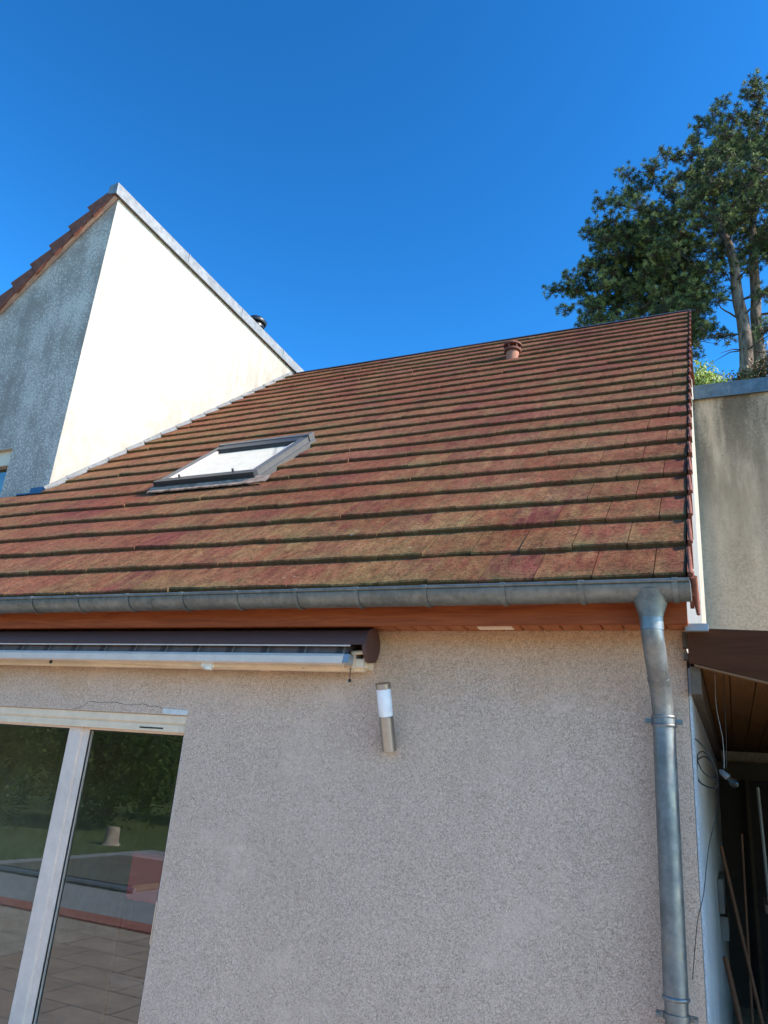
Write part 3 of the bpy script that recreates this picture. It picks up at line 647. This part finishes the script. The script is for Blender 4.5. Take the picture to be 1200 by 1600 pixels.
# ================================================================== FLAT-ROOFED BUILDING (right, behind)
bld = thing('flat_roofed_building', (3, 8, 0), 'beige rendered building with a grime-streaked blank wall and grey metal coping behind the roof', 'building')
f = MB(); f.box((.0008, YB, 0), (8, 13, 6.97)); f.build('wall', 'beige_render', bld)
f = MB(); f.box((.022, YB-.045, 6.955), (8, YB+.20, 7.15)); f.box((.022, YB-.055, 6.945), (8, YB-.0455, 6.965)); f.build('coping', zinc('slate_coloured_coping', (.16, .20, .22), .5, .6, .3), bld)
#f = MB(); f.box((.022, YB-.008, 6.75), (8, YB-.001, 6.944)); f.build('upper_band', plaster('cleaner_band', (.40, .34, .27), (.50, .44, .35), (.18, .16, .14), .7, 60, .5, .75), bld)

# ================================================================== CARPORT
cp = thing('carport', (2, 2, 0), 'dark brown timber lean-to with a wide fascia board against the house corner', 'carport')
f = MB(); prof = [(.012, 2.672), (.012, 2.512), (.055, 2.503), (.33, 2.432), (.75, 2.325), (4.0, 2.20), (4.0, 2.50)]
f.extrude(prof, 1, -.065, -.035); f.build('fascia', 'wood_brown', cp)
f = MB(); f.extrude([(.035, 2.497), (.33, 2.424), (.75, 2.315), (4.0, 2.19), (4.0, 2.20), (.75, 2.3245), (.33, 2.4315), (.035, 2.505)], 1, -.064, -.030); f.build('fascia_edge_highlight', wood('fascia_highlight_wood', (.16, .08, .04), (.24, .13, .06), .6), cp)  # paler strip paints in the highlight along the fascia's lower edge
f = MB(); x = .06
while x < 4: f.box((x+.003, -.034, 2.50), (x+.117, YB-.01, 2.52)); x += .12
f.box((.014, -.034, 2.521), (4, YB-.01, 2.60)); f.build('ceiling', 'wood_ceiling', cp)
f = MB(); f.box((.013, -.034, 2.375), (.058, YB-.01, 2.499)); f.build('wall_plate', 'wood_grey', cp)
f = MB(); f.box((.013, YB-.12, 2.20), (4, YB-.02, 2.375)); f.build('rear_beam', 'wood_pale', cp)
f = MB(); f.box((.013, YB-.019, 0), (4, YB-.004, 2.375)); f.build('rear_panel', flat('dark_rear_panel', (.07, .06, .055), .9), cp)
f = MB(); f.box((3.9, -.03, 0), (4.0, YB-.01, 2.5)); f.build('sun_block_panel', 'wood_grey', cp)  # unseen panel added to keep the sun out of the carport
for x in (.28, .62):
    f = MB(); f.box((x, YB-.20, .0), (x+.035, YB-.13, 2.2)); f.build('post', 'wood_grey', cp)
f = MB(); f.box((.30, 2.2, 1.28), (3.8, 2.7, 1.33)); f.build('shelf', 'wood_grey', cp)

# things hanging and standing in the carport
def wire(name, pts, rad, mat, label, cat, group=None):
    P_ = [Vector(p) for p in pts]; out = []
    for i in range(len(P_)-1):      # catmull-rom
        p0 = P_[max(i-1, 0)]; p1 = P_[i]; p2 = P_[i+1]; p3 = P_[min(i+2, len(P_)-1)]
        for k in range(8):
            t_ = k/8; out.append(.5*((2*p1)+(p2-p0)*t_+(2*p0-5*p1+4*p2-p3)*t_*t_+(3*p1-p0-3*p2+p3)*t_**3))
    out.append(P_[-1]); b = MB(P_[0]); b.tube(out, rad, 6); return tag(b.build(name, mat), label, cat, group)
wire('cable', [(.004, .15, 2.20), (.05, .16, 2.155), (.085, .18, 2.09), (.098, .20, 2.03), (.09, .2, 1.985), (.05, .2, 1.985), (.015, .2, 2.01), (.004+.006, .2, 2.06), (.02, .2, 2.105), (.055, .2, 2.115), (.092, .2, 2.07)], .0035, 'black', 'looped black cable coming off the house corner under the carport', 'cable')
wire('cable', [(.088, .2, 2.075), (.05, .19, 2.135), (.022, .19, 2.13), (.018, .19, 2.09), (.045, .2, 2.04), (.10, .2, 2.02)], .003, 'black', 'smaller inner loop of black cable beside the bare bulb', 'cable')
wire('wire', [(.098, .2, 2.03), (.10, .1, 1.96), (.082, -.08, 1.85), (.05, -.09, 1.74), (.02, -.1, 1.56), (-.01, -.1, 1.45), (-.04, -.1, 1.24)], .0017, 'black', 'thin dark wire dangling in front of the house corner beside the downpipe', 'wire')
wire('wire', [(.115, .20, 2.50), (.112, .2, 2.35), (.13, .2, 2.2), (.128, .2, 2.07)], .0016, flat('grey_flex', (.30, .30, .28), .5), 'pale flex holding the bulb, hanging from the carport ceiling', 'wire')
wire('wire', [(.155, .20, 2.50), (.15, .2, 2.4), (.146, .2, 2.22), (.137, .2, 2.07)], .0016, 'black', 'dark flex hanging beside the pale flex from the carport ceiling', 'wire')
lb = thing('bulb', (.125, .2, 2.03), 'unlit clear bulb in a grey socket hanging under the carport', 'bulb')
f = MB((.125, .2, 2.03)); d = Vector((.55, -.2, -.5)).normalized(); c0 = Vector((.108, .2, 2.062)); f.tube([c0, c0+d*.012, c0+d*.045, c0+d*.05], [.007, .013, .015, .010], 16); f.build('socket', flat('grey_socket', (.12, .12, .12), .35), lb)
f = MB((.125, .2, 2.03)); c1 = c0+d*.05; f.tube([c1, c1+d*.01, c1+d*.025, c1+d*.04, c1+d*.05, c1+d*.054], [.008, .013, .018, .017, .010, .003], 18); f.build('glass_envelope', glass_mat('bulb_glass', .05, 1.5, (.8, .8, .75)), lb)
for (a, b, r_, lab) in [((.055, 1.5, 1.10), (.26, 1.35, 0), .017, 'short thick reddish stick leaning at the foot of the side wall'), ((.07, 1.55, 1.68), (.36, 1.45, 0.0), .011, 'thin dark broom handle leaning behind the thick reddish stick'), ((.19, 1.9, 1.75), (.16, 1.6, 0), .008, 'slender pale stake upright among the leaning sticks')]:
    o_ = MB(b); o_.tube([a, b], [r_*.9, r_], 10); tag(o_.build('stick', 'broom'), lab, 'stick')
o_ = MB((.33, 1.5, 0)); o_.tube([(.295, 1.5, 2.03), (.31, 1.5, 1.2), (.33, 1.5, 0)], .010, 10); tag(o_.build('metal_pole', 'alu_frame'), 'long grey metal pole standing under the carport at the picture edge', 'pole')
jb = MB((0.02, 3, 1.2)); jb.box((.0125, 2.6, 1.20), (.05, 3.4, 1.42), bev=.004); jb.box((.0125, 2.7, 1.02), (.065, 3.3, 1.17), bev=.004); tag(jb.build('switch_box', 'grey_box'), 'grey switch boxes on the side wall under the carport', 'switch box')

# ================================================================== AWNING
aw = thing('awning', (-4, -.1, 2.5), 'folded awning with a dark maroon hood and white front bar over the sliding door', 'awning')
ax1 = -1.555; ax0 = -6.4; o3 = (-4, -.1, 2.5)
f = MB(o3); f.extrude(arc(-.118, 2.568, .088, 62, 184, 16)+arc(-.118, 2.568, .083, 184, 62, 16), 0, ax0, ax1-.03)
f.extrude([(-.03, 2.50), (-.004, 2.50), (-.004, 2.655), (-.08, 2.655), (-.08, 2.645), (-.03, 2.645)], 0, ax0, ax1-.03)
f.build('hood', 'maroon', aw)
f = MB(o3); f.extrude(arc(-.112, 2.572, .092, 0, 360, 26)[:-1], 0, ax1-.031, ax1-.008); f.build('end_cap', 'maroon', aw)
f = MB(o3); f.tube([(ax0, -.118, 2.562), (ax1-.12, -.118, 2.562)], .055, 20); f.face([(ax0, -.172, 2.556), (ax1-.12, -.172, 2.556), (ax1-.12, -.192, 2.505), (ax0, -.192, 2.505)]); f.build('fabric', 'fabric', aw)
f = MB(o3); f.box((ax0, -.205, 2.5535), (ax1-.10, -.195, 2.5605), bev=.002); f.build('trim_strip', 'alu_white', aw)
f = MB(o3); f.extrude([(-.212, 2.462), (-.180, 2.456), (-.150, 2.462), (-.150, 2.512), (-.180, 2.518), (-.205, 2.512), (-.214, 2.498)], 0, ax0, ax1-.135); fb = f.build('front_bar', 'alu_white', aw)
f = MB(o3); f.extrude([(-.214, 2.466), (-.152, 2.460), (-.150, 2.508), (-.20, 2.512)], 0, ax1-.134, ax1-.10); f.build('front_bar_cap', 'alu', fb)
f = MB(o3); f.box((ax0, -.105, 2.436), (ax1-.06, -.06, 2.484), bev=.003); f.build('torsion_bar', 'cream', aw)
f = MB(o3)
f.box((ax1-.10, -.13, 2.452), (ax1-.045, -.002, 2.50), bev=.004); f.box((ax1-.115, -.135, 2.445), (ax1-.098, -.04, 2.53), bev=.003); f.box((ax1-.055, -.125, 2.452), (ax1-.042, -.03, 2.545), bev=.003); f.tube([(ax1-.12, -.13, 2.53), (ax1-.04, -.13, 2.535)], .012, 10); f.build('end_bracket', 'cream', aw)
for x in (-2.28, -3.55, -3.93):
    f = MB(o3); f.box((x-.03, -.10, 2.44), (x+.03, -.002, 2.502), bev=.004); f.box((x+.032, -.095, 2.45), (x+.048, -.01, 2.49)); f.build('wall_bracket', 'cream', aw)
for x in (-2.245, -1.985, -3.885): f = MB(o3); f.box((x, -.118, 2.446), (x+.012, -.106, 2.486)); f.build('bracket_bolt', 'alu_dark', aw)
f = MB(o3); f.beam((-3.55, -.13, 2.480), (-2.63, -.125, 2.458), .036, .042); f.build('folding_arm', 'cream', aw)
f = MB(o3); f.beam((-2.57, -.125, 2.458), (-1.72, -.115, 2.470), .034, .038); f.build('folding_arm', 'cream', aw)
f = MB(o3); f.tube([(-2.60, -.135, 2.424), (-2.60, -.135, 2.476)], .024, 14); f.box((-2.64, -.160, 2.435), (-2.56, -.115, 2.468), bev=.005); f.build('arm_elbow', 'white', aw)
f = MB(o3); f.tube([(-1.688, -.11, 2.452), (-1.686, -.11, 2.392)], .002, 6); f.tube([(-1.686, -.11, 2.394), (-1.686, -.11, 2.388), (-1.686, -.11, 2.376)], [.004, .009, .006], 10); f.build('pull_cord', 'black', aw)

# ================================================================== WALL LAMP
lp = thing('wall_lamp', (-1.47, 0, 2.05), 'tubular brushed-steel and opal white lamp on the bare stucco wall', 'lamp')
lo = (-1.47, 0, 2.05); B = Vector((-1.456, -.036, 2.045)); T = Vector((-1.473, -.148, 2.372)); d = (T-B).normalized(); r_ = .037
f = MB(lo); V = []; mm = 32; sdv = Vector((1, 0, 0)); up_ = d.cross(sdv).normalized()
def ringp(c, r__, cut=None):
    out = []
    for j in range(mm):
        a = 2*math.pi*j/mm; p = c+sdv*math.cos(a)*r__+up_*math.sin(a)*r__
        if cut: p = p + d*((p.y+.002)/-d.y if p.y+.002 > -9 else 0)*0
        out.append(p)
    return out
# steel body: lower end is cut flush with the wall plane
low = []
for j in range(mm):
    a = 2*math.pi*j/mm; p = B+sdv*math.cos(a)*r_+up_*math.sin(a)*r_
    off = p-B; k_ = (off.y)/.037; low.append(p - d*(.004+.028*(1-k_)*.5*0) + d*(max(0, -off.y)*-.0) + d*(.07*max(0, (off.y+.037)/.074)*0))
body_top = B+d*.175
def rv(c, r__): return [c+sdv*math.cos(2*math.pi*j/mm)*r__+up_*math.sin(2*math.pi*j/mm)*r__ for j in range(mm)]
lowr = []
for j in range(mm):
    p = rv(B, r_)[j]; t_ = (p.y - (-.002))/-d.y if p.y > -.002 else 0; lowr.append(p + d*max(0, (p.y+.002)/(-d.y)))
V = lowr+rv(body_top, r_); f.mesh(V, [(j, (j+1) % mm, mm+(j+1) % mm, mm+j) for j in range(mm)], True); f.mesh(lowr, [tuple(range(mm))]); f.mesh(rv(body_top, r_), [tuple(range(mm))])
f.build('lamp_body', 'steel', lp)
f = MB(lo); f.tube([body_top, body_top+d*.004, T-d*.028], [.034, .0375, .0375], mm); f.build('diffuser', 'opal', lp)
f = MB(lo); f.tube([T-d*.029, T-d*.001], .040, mm); f.build('lamp_cap', 'steel', lp)
f = MB(lo); f.box((-1.485, -.04, 2.09), (-1.459, -.001, 2.15), bev=.004); f.build('wall_mount', 'steel', lp)

# ================================================================== inside the room
cb = thing('cabinet', (-3.9, 2.2, 0), 'dark blue cabinet in the room behind the sliding door', 'cabinet')
f = MB((-3.9, 2.2, 0)); f.box((-5.3, 3.4, 0), (-4.6, 4.0, 2.3), bev=.01); f.build('carcass', 'cabinet', cb)
f = MB((-3.9, 2.2, 0)); f.box((-5.25, 3.38, 1.2), (-4.96, 3.398, 2.25), bev=.003); f.box((-4.94, 3.38, 1.2), (-4.65, 3.398, 2.25), bev=.003); f.build('door', 'cabinet', cb)
sn = thing('chair', (-3.17, .6, 0), 'red chair back standing inside near the right side of the sliding door', 'chair')
f = MB((-3.17, .6, 0)); f.box((-3.34, .36, 1.08), (-2.93, .40, 1.35), bev=.012); f.build('backrest', 'red_fabric', sn)
f = MB((-3.17, .6, 0)); f.box((-3.40, .41, .60), (-2.95, .85, .66), bev=.012); f.build('seat', 'cabinet', sn)
for lx, ly, lz in ((-3.40, .405, 1.10), (-2.97, .405, 1.10), (-3.40, .83, .60), (-2.97, .83, .60)):
    f = MB((-3.17, .6, 0)); f.box((lx, ly, 0.02), (lx+.02, ly+.02, lz)); f.build('leg', 'black', sn)

# ================================================================== VEGETATION
def add_tuft(m, p, ax, r_, rnd, n=34, wdt=.012):
    shade = min(1, max(0, rnd.gauss(.45, .32)))
    ax = ax.normalized(); s1 = ax.orthogonal().normalized(); s2 = ax.cross(s1)
    for i in range(n):
        a = rnd.uniform(0, 2*math.pi); el = rnd.uniform(-.5, 1.4)
        dd = (s1*math.cos(a)+s2*math.sin(a))*math.cos(el)+ax*math.sin(el)
        side = dd.cross(Vector((rnd.gauss(0, 1), rnd.gauss(0, 1), rnd.gauss(0, 1)))).normalized()*wdt*.5
        L_ = r_*rnd.uniform(.7, 1.15); q = p+dd*.01; cc = (min(1, shade+rnd.uniform(-.1, .25)), 0, 0)
        m.face([q-side, q+side, q+dd*L_+side*.8, q+dd*L_-side*.8], 0, cc)
def inpoly(x, z, poly):
    c = False; j = len(poly)-1
    for i in range(len(poly)):
        xi, zi = poly[i]; xj, zj = poly[j]
        if (zi > z) != (zj > z) and x < (xj-xi)*(z-zi)/(zj-zi)+xi: c = not c
        j = i
    return c
def pine(loc, y, trunk, rads, poly, npads, label, seed, thick=1.6, extra=(), gap=.33, padr=.43):
    rnd = random.Random(seed); t_ = thing('pine_tree', loc, label, 'tree', 'pines behind the house')
    tr = MB(loc); P_ = [Vector((x, y, z)) for x, z in trunk]
    fine = []; fr_ = []
    for i in range(len(P_)-1):
        for k in range(4):
            a = k/4; fine.append(P_[i].lerp(P_[i+1], a)+Vector((rnd.uniform(-.03, .03), rnd.uniform(-.03, .03), 0))); fr_.append(rads[i]*(1-a)+rads[i+1]*a)
    fine.append(P_[-1]); fr_.append(rads[-1])
    tr.tube(fine, fr_, 14)
    zs = [p.z for p in fine]; zmin, zmax = min(p[1] for p in poly), max(p[1] for p in poly); xmin, xmax = min(p[0] for p in poly), max(p[0] for p in poly)
    pads = []; tries = 0
    while len(pads) < npads and tries < 20000:
        tries += 1; x = rnd.uniform(xmin, xmax); z = rnd.uniform(zmin, zmax)
        if not inpoly(x, z, poly): continue
        yy = y+rnd.uniform(-thick, thick)
        if any((x-a[0])**2+(yy-a[1])**2*.35+(z-a[2])**2 < gap**2 for a in pads): continue
        pads.append((x, yy, z, padr*rnd.uniform(.65, 1.15)))
    pads += [(x, y+rnd.uniform(-.8, .8), z, .36*rnd.uniform(.7, 1.2)) for x, z in extra]
    br = MB(loc); fo = MB(loc)
    def trunk_at(p):
        hz = p.z-.38*abs(p.x-trunk[len(trunk)//2][0])-.1
        j = min(range(len(fine)), key=lambda i: abs(fine[i].z-hz)); return fine[j], fr_[j]
    nodes = []
    pads.sort(key=lambda p: (Vector(p[:3])-trunk_at(Vector(p[:3]))[0]).length)
    for (x, yy, z, pr_) in pads:
        c = Vector((x, yy, z)); st, rt0 = trunk_at(c); best = None
        for q, qr in nodes:
            dq = (q-c).length
            if dq < 1.5 and q.z < c.z+.35 and (best is None or dq < best[0]): best = (dq, q, qr)
        if best and best[0] < (c-st).length*.8: st = best[1]; r0 = max(.014, best[2]*.72)
        else: r0 = min(rt0*.5, .022+.016*(c-st).length)
        midp = st.lerp(c, .5)+Vector((rnd.uniform(-.12, .12), rnd.uniform(-.12, .12), -.10*(c-st).length*rnd.uniform(-.3, 1)))
        pts = []
        for k in range(7):
            u = k/6; q = st*(1-u)**2+midp*2*u*(1-u)+c*u*u
            if 0 < k < 6: q = q+Vector((rnd.gauss(0, .03), rnd.gauss(0, .03), rnd.gauss(0, .03)))
            pts.append(q)
        br.tube(pts, [max(.008, r0*(1-.55*k/6)) for k in range(7)], 5, caps=False)
        nodes.append((c, max(.012, r0*.6)))
        nt_ = int(38*(pr_/.5)**1.5)
        for _ in range(nt_):
            dv = Vector((rnd.gauss(0, 1), rnd.gauss(0, 1), rnd.gauss(0, .7))); dv = dv.normalized()*pr_*rnd.random()**.45
            dv.z = dv.z*.8+.05; p = c+dv
            br.tube([c+dv*.1+Vector((0, 0, -.05)), c+dv*.6+Vector((rnd.gauss(0, .03), 0, -.03)), p], [.012, .009, .006], 3, caps=False)
            add_tuft(fo, p, dv.normalized()*.7+Vector((0, 0, .7)), rnd.uniform(.085, .125), rnd)
    # bare dead twigs low on the trunk
    for _ in range(16):
        j = rnd.randrange(2, max(3, len(fine)*2//3)); st = fine[j]; a = rnd.choice((-1, 1)); L_ = rnd.uniform(.5, 1.6)
        e1 = st+Vector((a*L_*.5, rnd.uniform(-.3, .3), rnd.uniform(-.1, .25)*L_)); e2 = e1+Vector((a*L_*.5, rnd.uniform(-.3, .3), rnd.uniform(-.35, .2)*L_))
        br.tube([st, e1, e2], [.03, .018, .006], 4, caps=False)
    tk = tr.build('trunk', 'bark', t_); br.build('branches', 'branch', t_, fix=False); fo.build('needles', 'needles', t_, attr='tuft', fix=False)
    return t_
PC = [(-4.19, 18.25), (-3.47, 18.61), (-3.04, 19.56), (-2.61, 19.85), (-1.44, 20.6), (-0.31, 19.0), (0.36, 17.36), (0.3, 16.0), (0.2, 15.2), (-0.85, 15.0), (-2.39, 15.9), (-2.98, 16.6), (-3.49, 17.15), (-3.74, 17.81)]
PA = [(-2.75, 20.64), (-2.2, 21.45), (-1.7, 22.0), (-0.97, 22.0), (-0.25, 22.0), (0.81, 21.6), (2.4, 20.6), (3.9, 19.9), (3.9, 18.2), (2.3, 18.2), (1.91, 18.9), (1.02, 18.9), (0.3, 18.2), (-1.14, 17.9), (-2.31, 18.98), (-2.93, 19.85)]
PB = [(0.07, 22.99), (0.04, 23.73), (0.35, 24.36), (0.61, 25.32), (0.94, 25.5), (1.45, 25.41), (2.04, 25.04), (2.49, 25.56), (2.86, 25.18), (3.73, 23.98), (4.24, 21.61), (3.91, 18.6), (2.22, 19.73), (0.32, 21.78)]
pine((-.85, 18.6, 0), 18.6, [(-.9, 0), (-.87, 9), (-.85, 13.9), (-.79, 16.9), (-.81, 18.6), (-1.25, 20.3)], [.26, .24, .19, .15, .09, .03], PC, 150, 'leftmost pine, its low wide crown just over the roof ridge', 21, 1.5, extra=[(-4.45, 18.3), (-4.15, 18.4), (-3.75, 18.2), (-4.0, 17.4), (-3.6, 16.95), (-3.3, 19.0)])
pine((1.35, 18, 0), 18, [(1.3, 0), (1.35, 8), (1.35, 13.6), (1.34, 15.8), (1.2, 18.4), (.9, 19.6), (.8, 20.7)], [.25, .23, .205, .18, .13, .085, .03], [(x, z-.55) for x, z in PA], 150, 'pine with the thick forked-looking trunk rising over the flat coping', 5, 1.7, extra=[(2.6, 16.6), (3.0, 17.0), (2.8, 15.6), (2.5, 14.5), (.95, 17.5), (.7, 16.2), (1.7, 17.3), (1.0, 18.6), (.4, 18.0), (1.9, 18.4), (2.6, 18.2), (2.3, 17.2), (-.2, 17.2), (.3, 16.9), (0, 16.4), (-.3, 15.9), (2.5, 14.9), (.22, 16.45), (.46, 15.93), (.79, 15.42), (1.9, 16.1), (2.1, 15.2), (1.85, 14.8), (.7, 16.81), (2.34, 16.46), (.24, 15.3), (2.4, 15.7), (.1, 15.9), (.55, 17.2)])
pine((1.75, 19, 0), 19, [(1.7, 0), (1.72, 9), (1.72, 13.5), (1.80, 16.5), (1.9, 19.0), (2.1, 21.8), (2.5, 24.5)], [.22, .20, .18, .165, .13, .08, .03], [(x+.1, z-.85) for x, z in PB], 150, 'tallest pine, its crown at the upper right edge above the others', 9, 1.5)

def bush(loc, blobs, mat, label, cat, seed, n=900, leaf=.09, group=None, name='bush', trunk=True):
    rnd = random.Random(seed); t_ = thing(name, loc, label, cat, group); fo = MB(loc); st = MB(loc)
    for (x, y, z, rx, rz) in blobs:
        if trunk: st.tube([(loc[0], loc[1], 0), (loc[0]*.6+x*.4, loc[1]*.6+y*.4, z*.55), (x, y, z)], [.12, .08, .03], 6)
        m_ = int(n/len(blobs)); cl = []
        for _ in range(max(8, m_//18)):
            dv = Vector((rnd.gauss(0, 1), rnd.gauss(0, 1), rnd.gauss(0, 1))).normalized()*rnd.random()**.4
            cl.append((Vector((x+dv.x*rx, y+dv.y*rx, z+dv.z*rz)), rnd.random()))
        for _ in range(m_):
            c, sh = rnd.choice(cl); p = c+Vector((rnd.gauss(0, .11), rnd.gauss(0, .11), rnd.gauss(0, .09)))*rx
            a = Vector((rnd.gauss(0, 1), rnd.gauss(0, 1), rnd.gauss(0, 1))).normalized(); b_ = a.orthogonal().normalized()
            l_ = leaf*rnd.uniform(.6, 1.3); cc = (min(1, max(0, sh+rnd.uniform(-.3, .3))), 0, 0)
            fo.face([p, p+a*l_*.5+b_*l_*.28, p+a*l_, p+a*l_*.5-b_*l_*.28], 0, cc)
    if trunk: st.build('trunk', 'bark', t_)
    fo.build('crown', mat, t_, attr='tuft', fix=False); return t_
# behind the flat-roofed building, over its coping
bush((-.15, 15.8, 0), [(-.18, 15.8, 12.35, .75, .9), (.15, 15.6, 12.0, .7, .7)], 'leaf_yellow', 'bright yellow-green tree top between the roof verge and the pines', 'tree', 31, 8000, .10, name='leafy_tree')
bush((.8, 16.2, 0), [(.55, 16.2, 12.35, .7, .55), (1.0, 16.4, 12.6, .5, .5), (.3, 16.1, 11.9, .7, .6)], 'leaf_autumn', 'rusty autumn-leaved tree top at the foot of the thick pine trunk', 'tree', 32, 6500, .09, name='leafy_tree')
bush((2.0, 16.5, 0), [(1.9, 16.5, 12.95, .7, .65), (2.4, 16.2, 13.1, .8, .8)], 'leaf_autumn', 'browning leafy tree top right of the twin pine trunks', 'tree', 33, 6500, .10, name='leafy_tree')
k = NT('wooded_hill'); c = k.ramp(k.noise(.9, 8, .75), [(.3, (.02, .04, .012)), (.55, (.06, .09, .025)), (.75, (.14, .15, .05))]); k.bump(k.noise(.8, 6, .7), 1.0, .6); M['hill'] = k.base(c, .95, spec=.1)
hb = MB(); hr = random.Random(4); NX, NY = 60, 14
def hp(i, j):
    a = R(150+150*i/NX); d_ = 34+5*j; hh = 13*math.sin(min(1, j/6)*math.pi/2)+(hr.uniform(-.9, .9) if j else 0)+1.5*math.sin(i*.5)*min(1, j/3)
    return (d_*math.cos(a), d_*math.sin(a)-4, max(-.3, hh if j else -.3))
G = [[hp(i, j) for j in range(NY+1)] for i in range(NX+1)]
for i in range(NX):
    for j in range(NY): hb.face([G[i][j], G[i+1][j], G[i+1][j+1], G[i][j+1]])
tag(hb.build('backdrop_hills', 'hill'), kind='structure')  # out-of-view hill added to block the bright horizon in the door's reflection
pc_ = thing('pool_cover', (-9.6, -7.0, 0), 'low olive tarpaulin over a shallow basin in the paved yard', 'cover')
f = MB((-9.6, -7.0, 0)); f.box((-11.0, -9.0, 0), (-8.2, -6.1, .10), bev=.02); f.build('tarpaulin', weathered('olive_tarpaulin', (.22, .20, .13), .2, .7, 0, 3), pc_)
f = MB((-9.6, -7.0, 0)); f.tube([(-11.1, -6.05, .06), (-8.1, -6.05, .06)], .035, 8); f.build('edge_bar', 'alu', pc_)
# garden in front of the house (seen reflected in the sliding door)
for i, (x, y, h, r2, sd_, lab) in enumerate([(-17.5, -10.5, 3.6, 2.2, 41, 'widest garden tree at the far left of the lawn'), (-16.2, -14.0, 3.3, 2.0, 42, 'round garden tree behind the stump on the lawn'), (-14.0, -18.5, 4.2, 2.3, 43, 'garden tree farthest down the lawn near the yard axis'), (-22.0, -14.5, 5.5, 3.2, 44, 'tall garden tree behind the round one'), (-19.0, -19.0, 5.8, 3.4, 45, 'tallest garden tree at the back of the lawn'), (-22.5, -8.0, 5.0, 3.0, 46, 'garden tree nearest the tall wing side of the lawn')]):
    bush((x, y, 0), [(x, y, h*.55, r2, h*.5), (x+r2*.5, y+.6, h*.4, r2*.8, h*.42), (x-r2*.5, y-.5, h*.45, r2*.8, h*.42)], 'leaf_green', lab, 'tree', sd_, 9000, .14, 'trees across the lawn', 'garden_tree')
st = MB((-13.0, -10.9, 0)); st.tube([(-13.0, -10.9, 0), (-13, -10.9, .06), (-12.98, -10.88, .36), (-12.98, -10.88, .39)], [.22, .17, .15, .14], 18); tag(st.build('tree_stump', weathered('cut_stump_wood', (.42, .33, .24), .3, .9, 0, 8)), 'sawn pale tree stump on the lawn edge', 'stump')
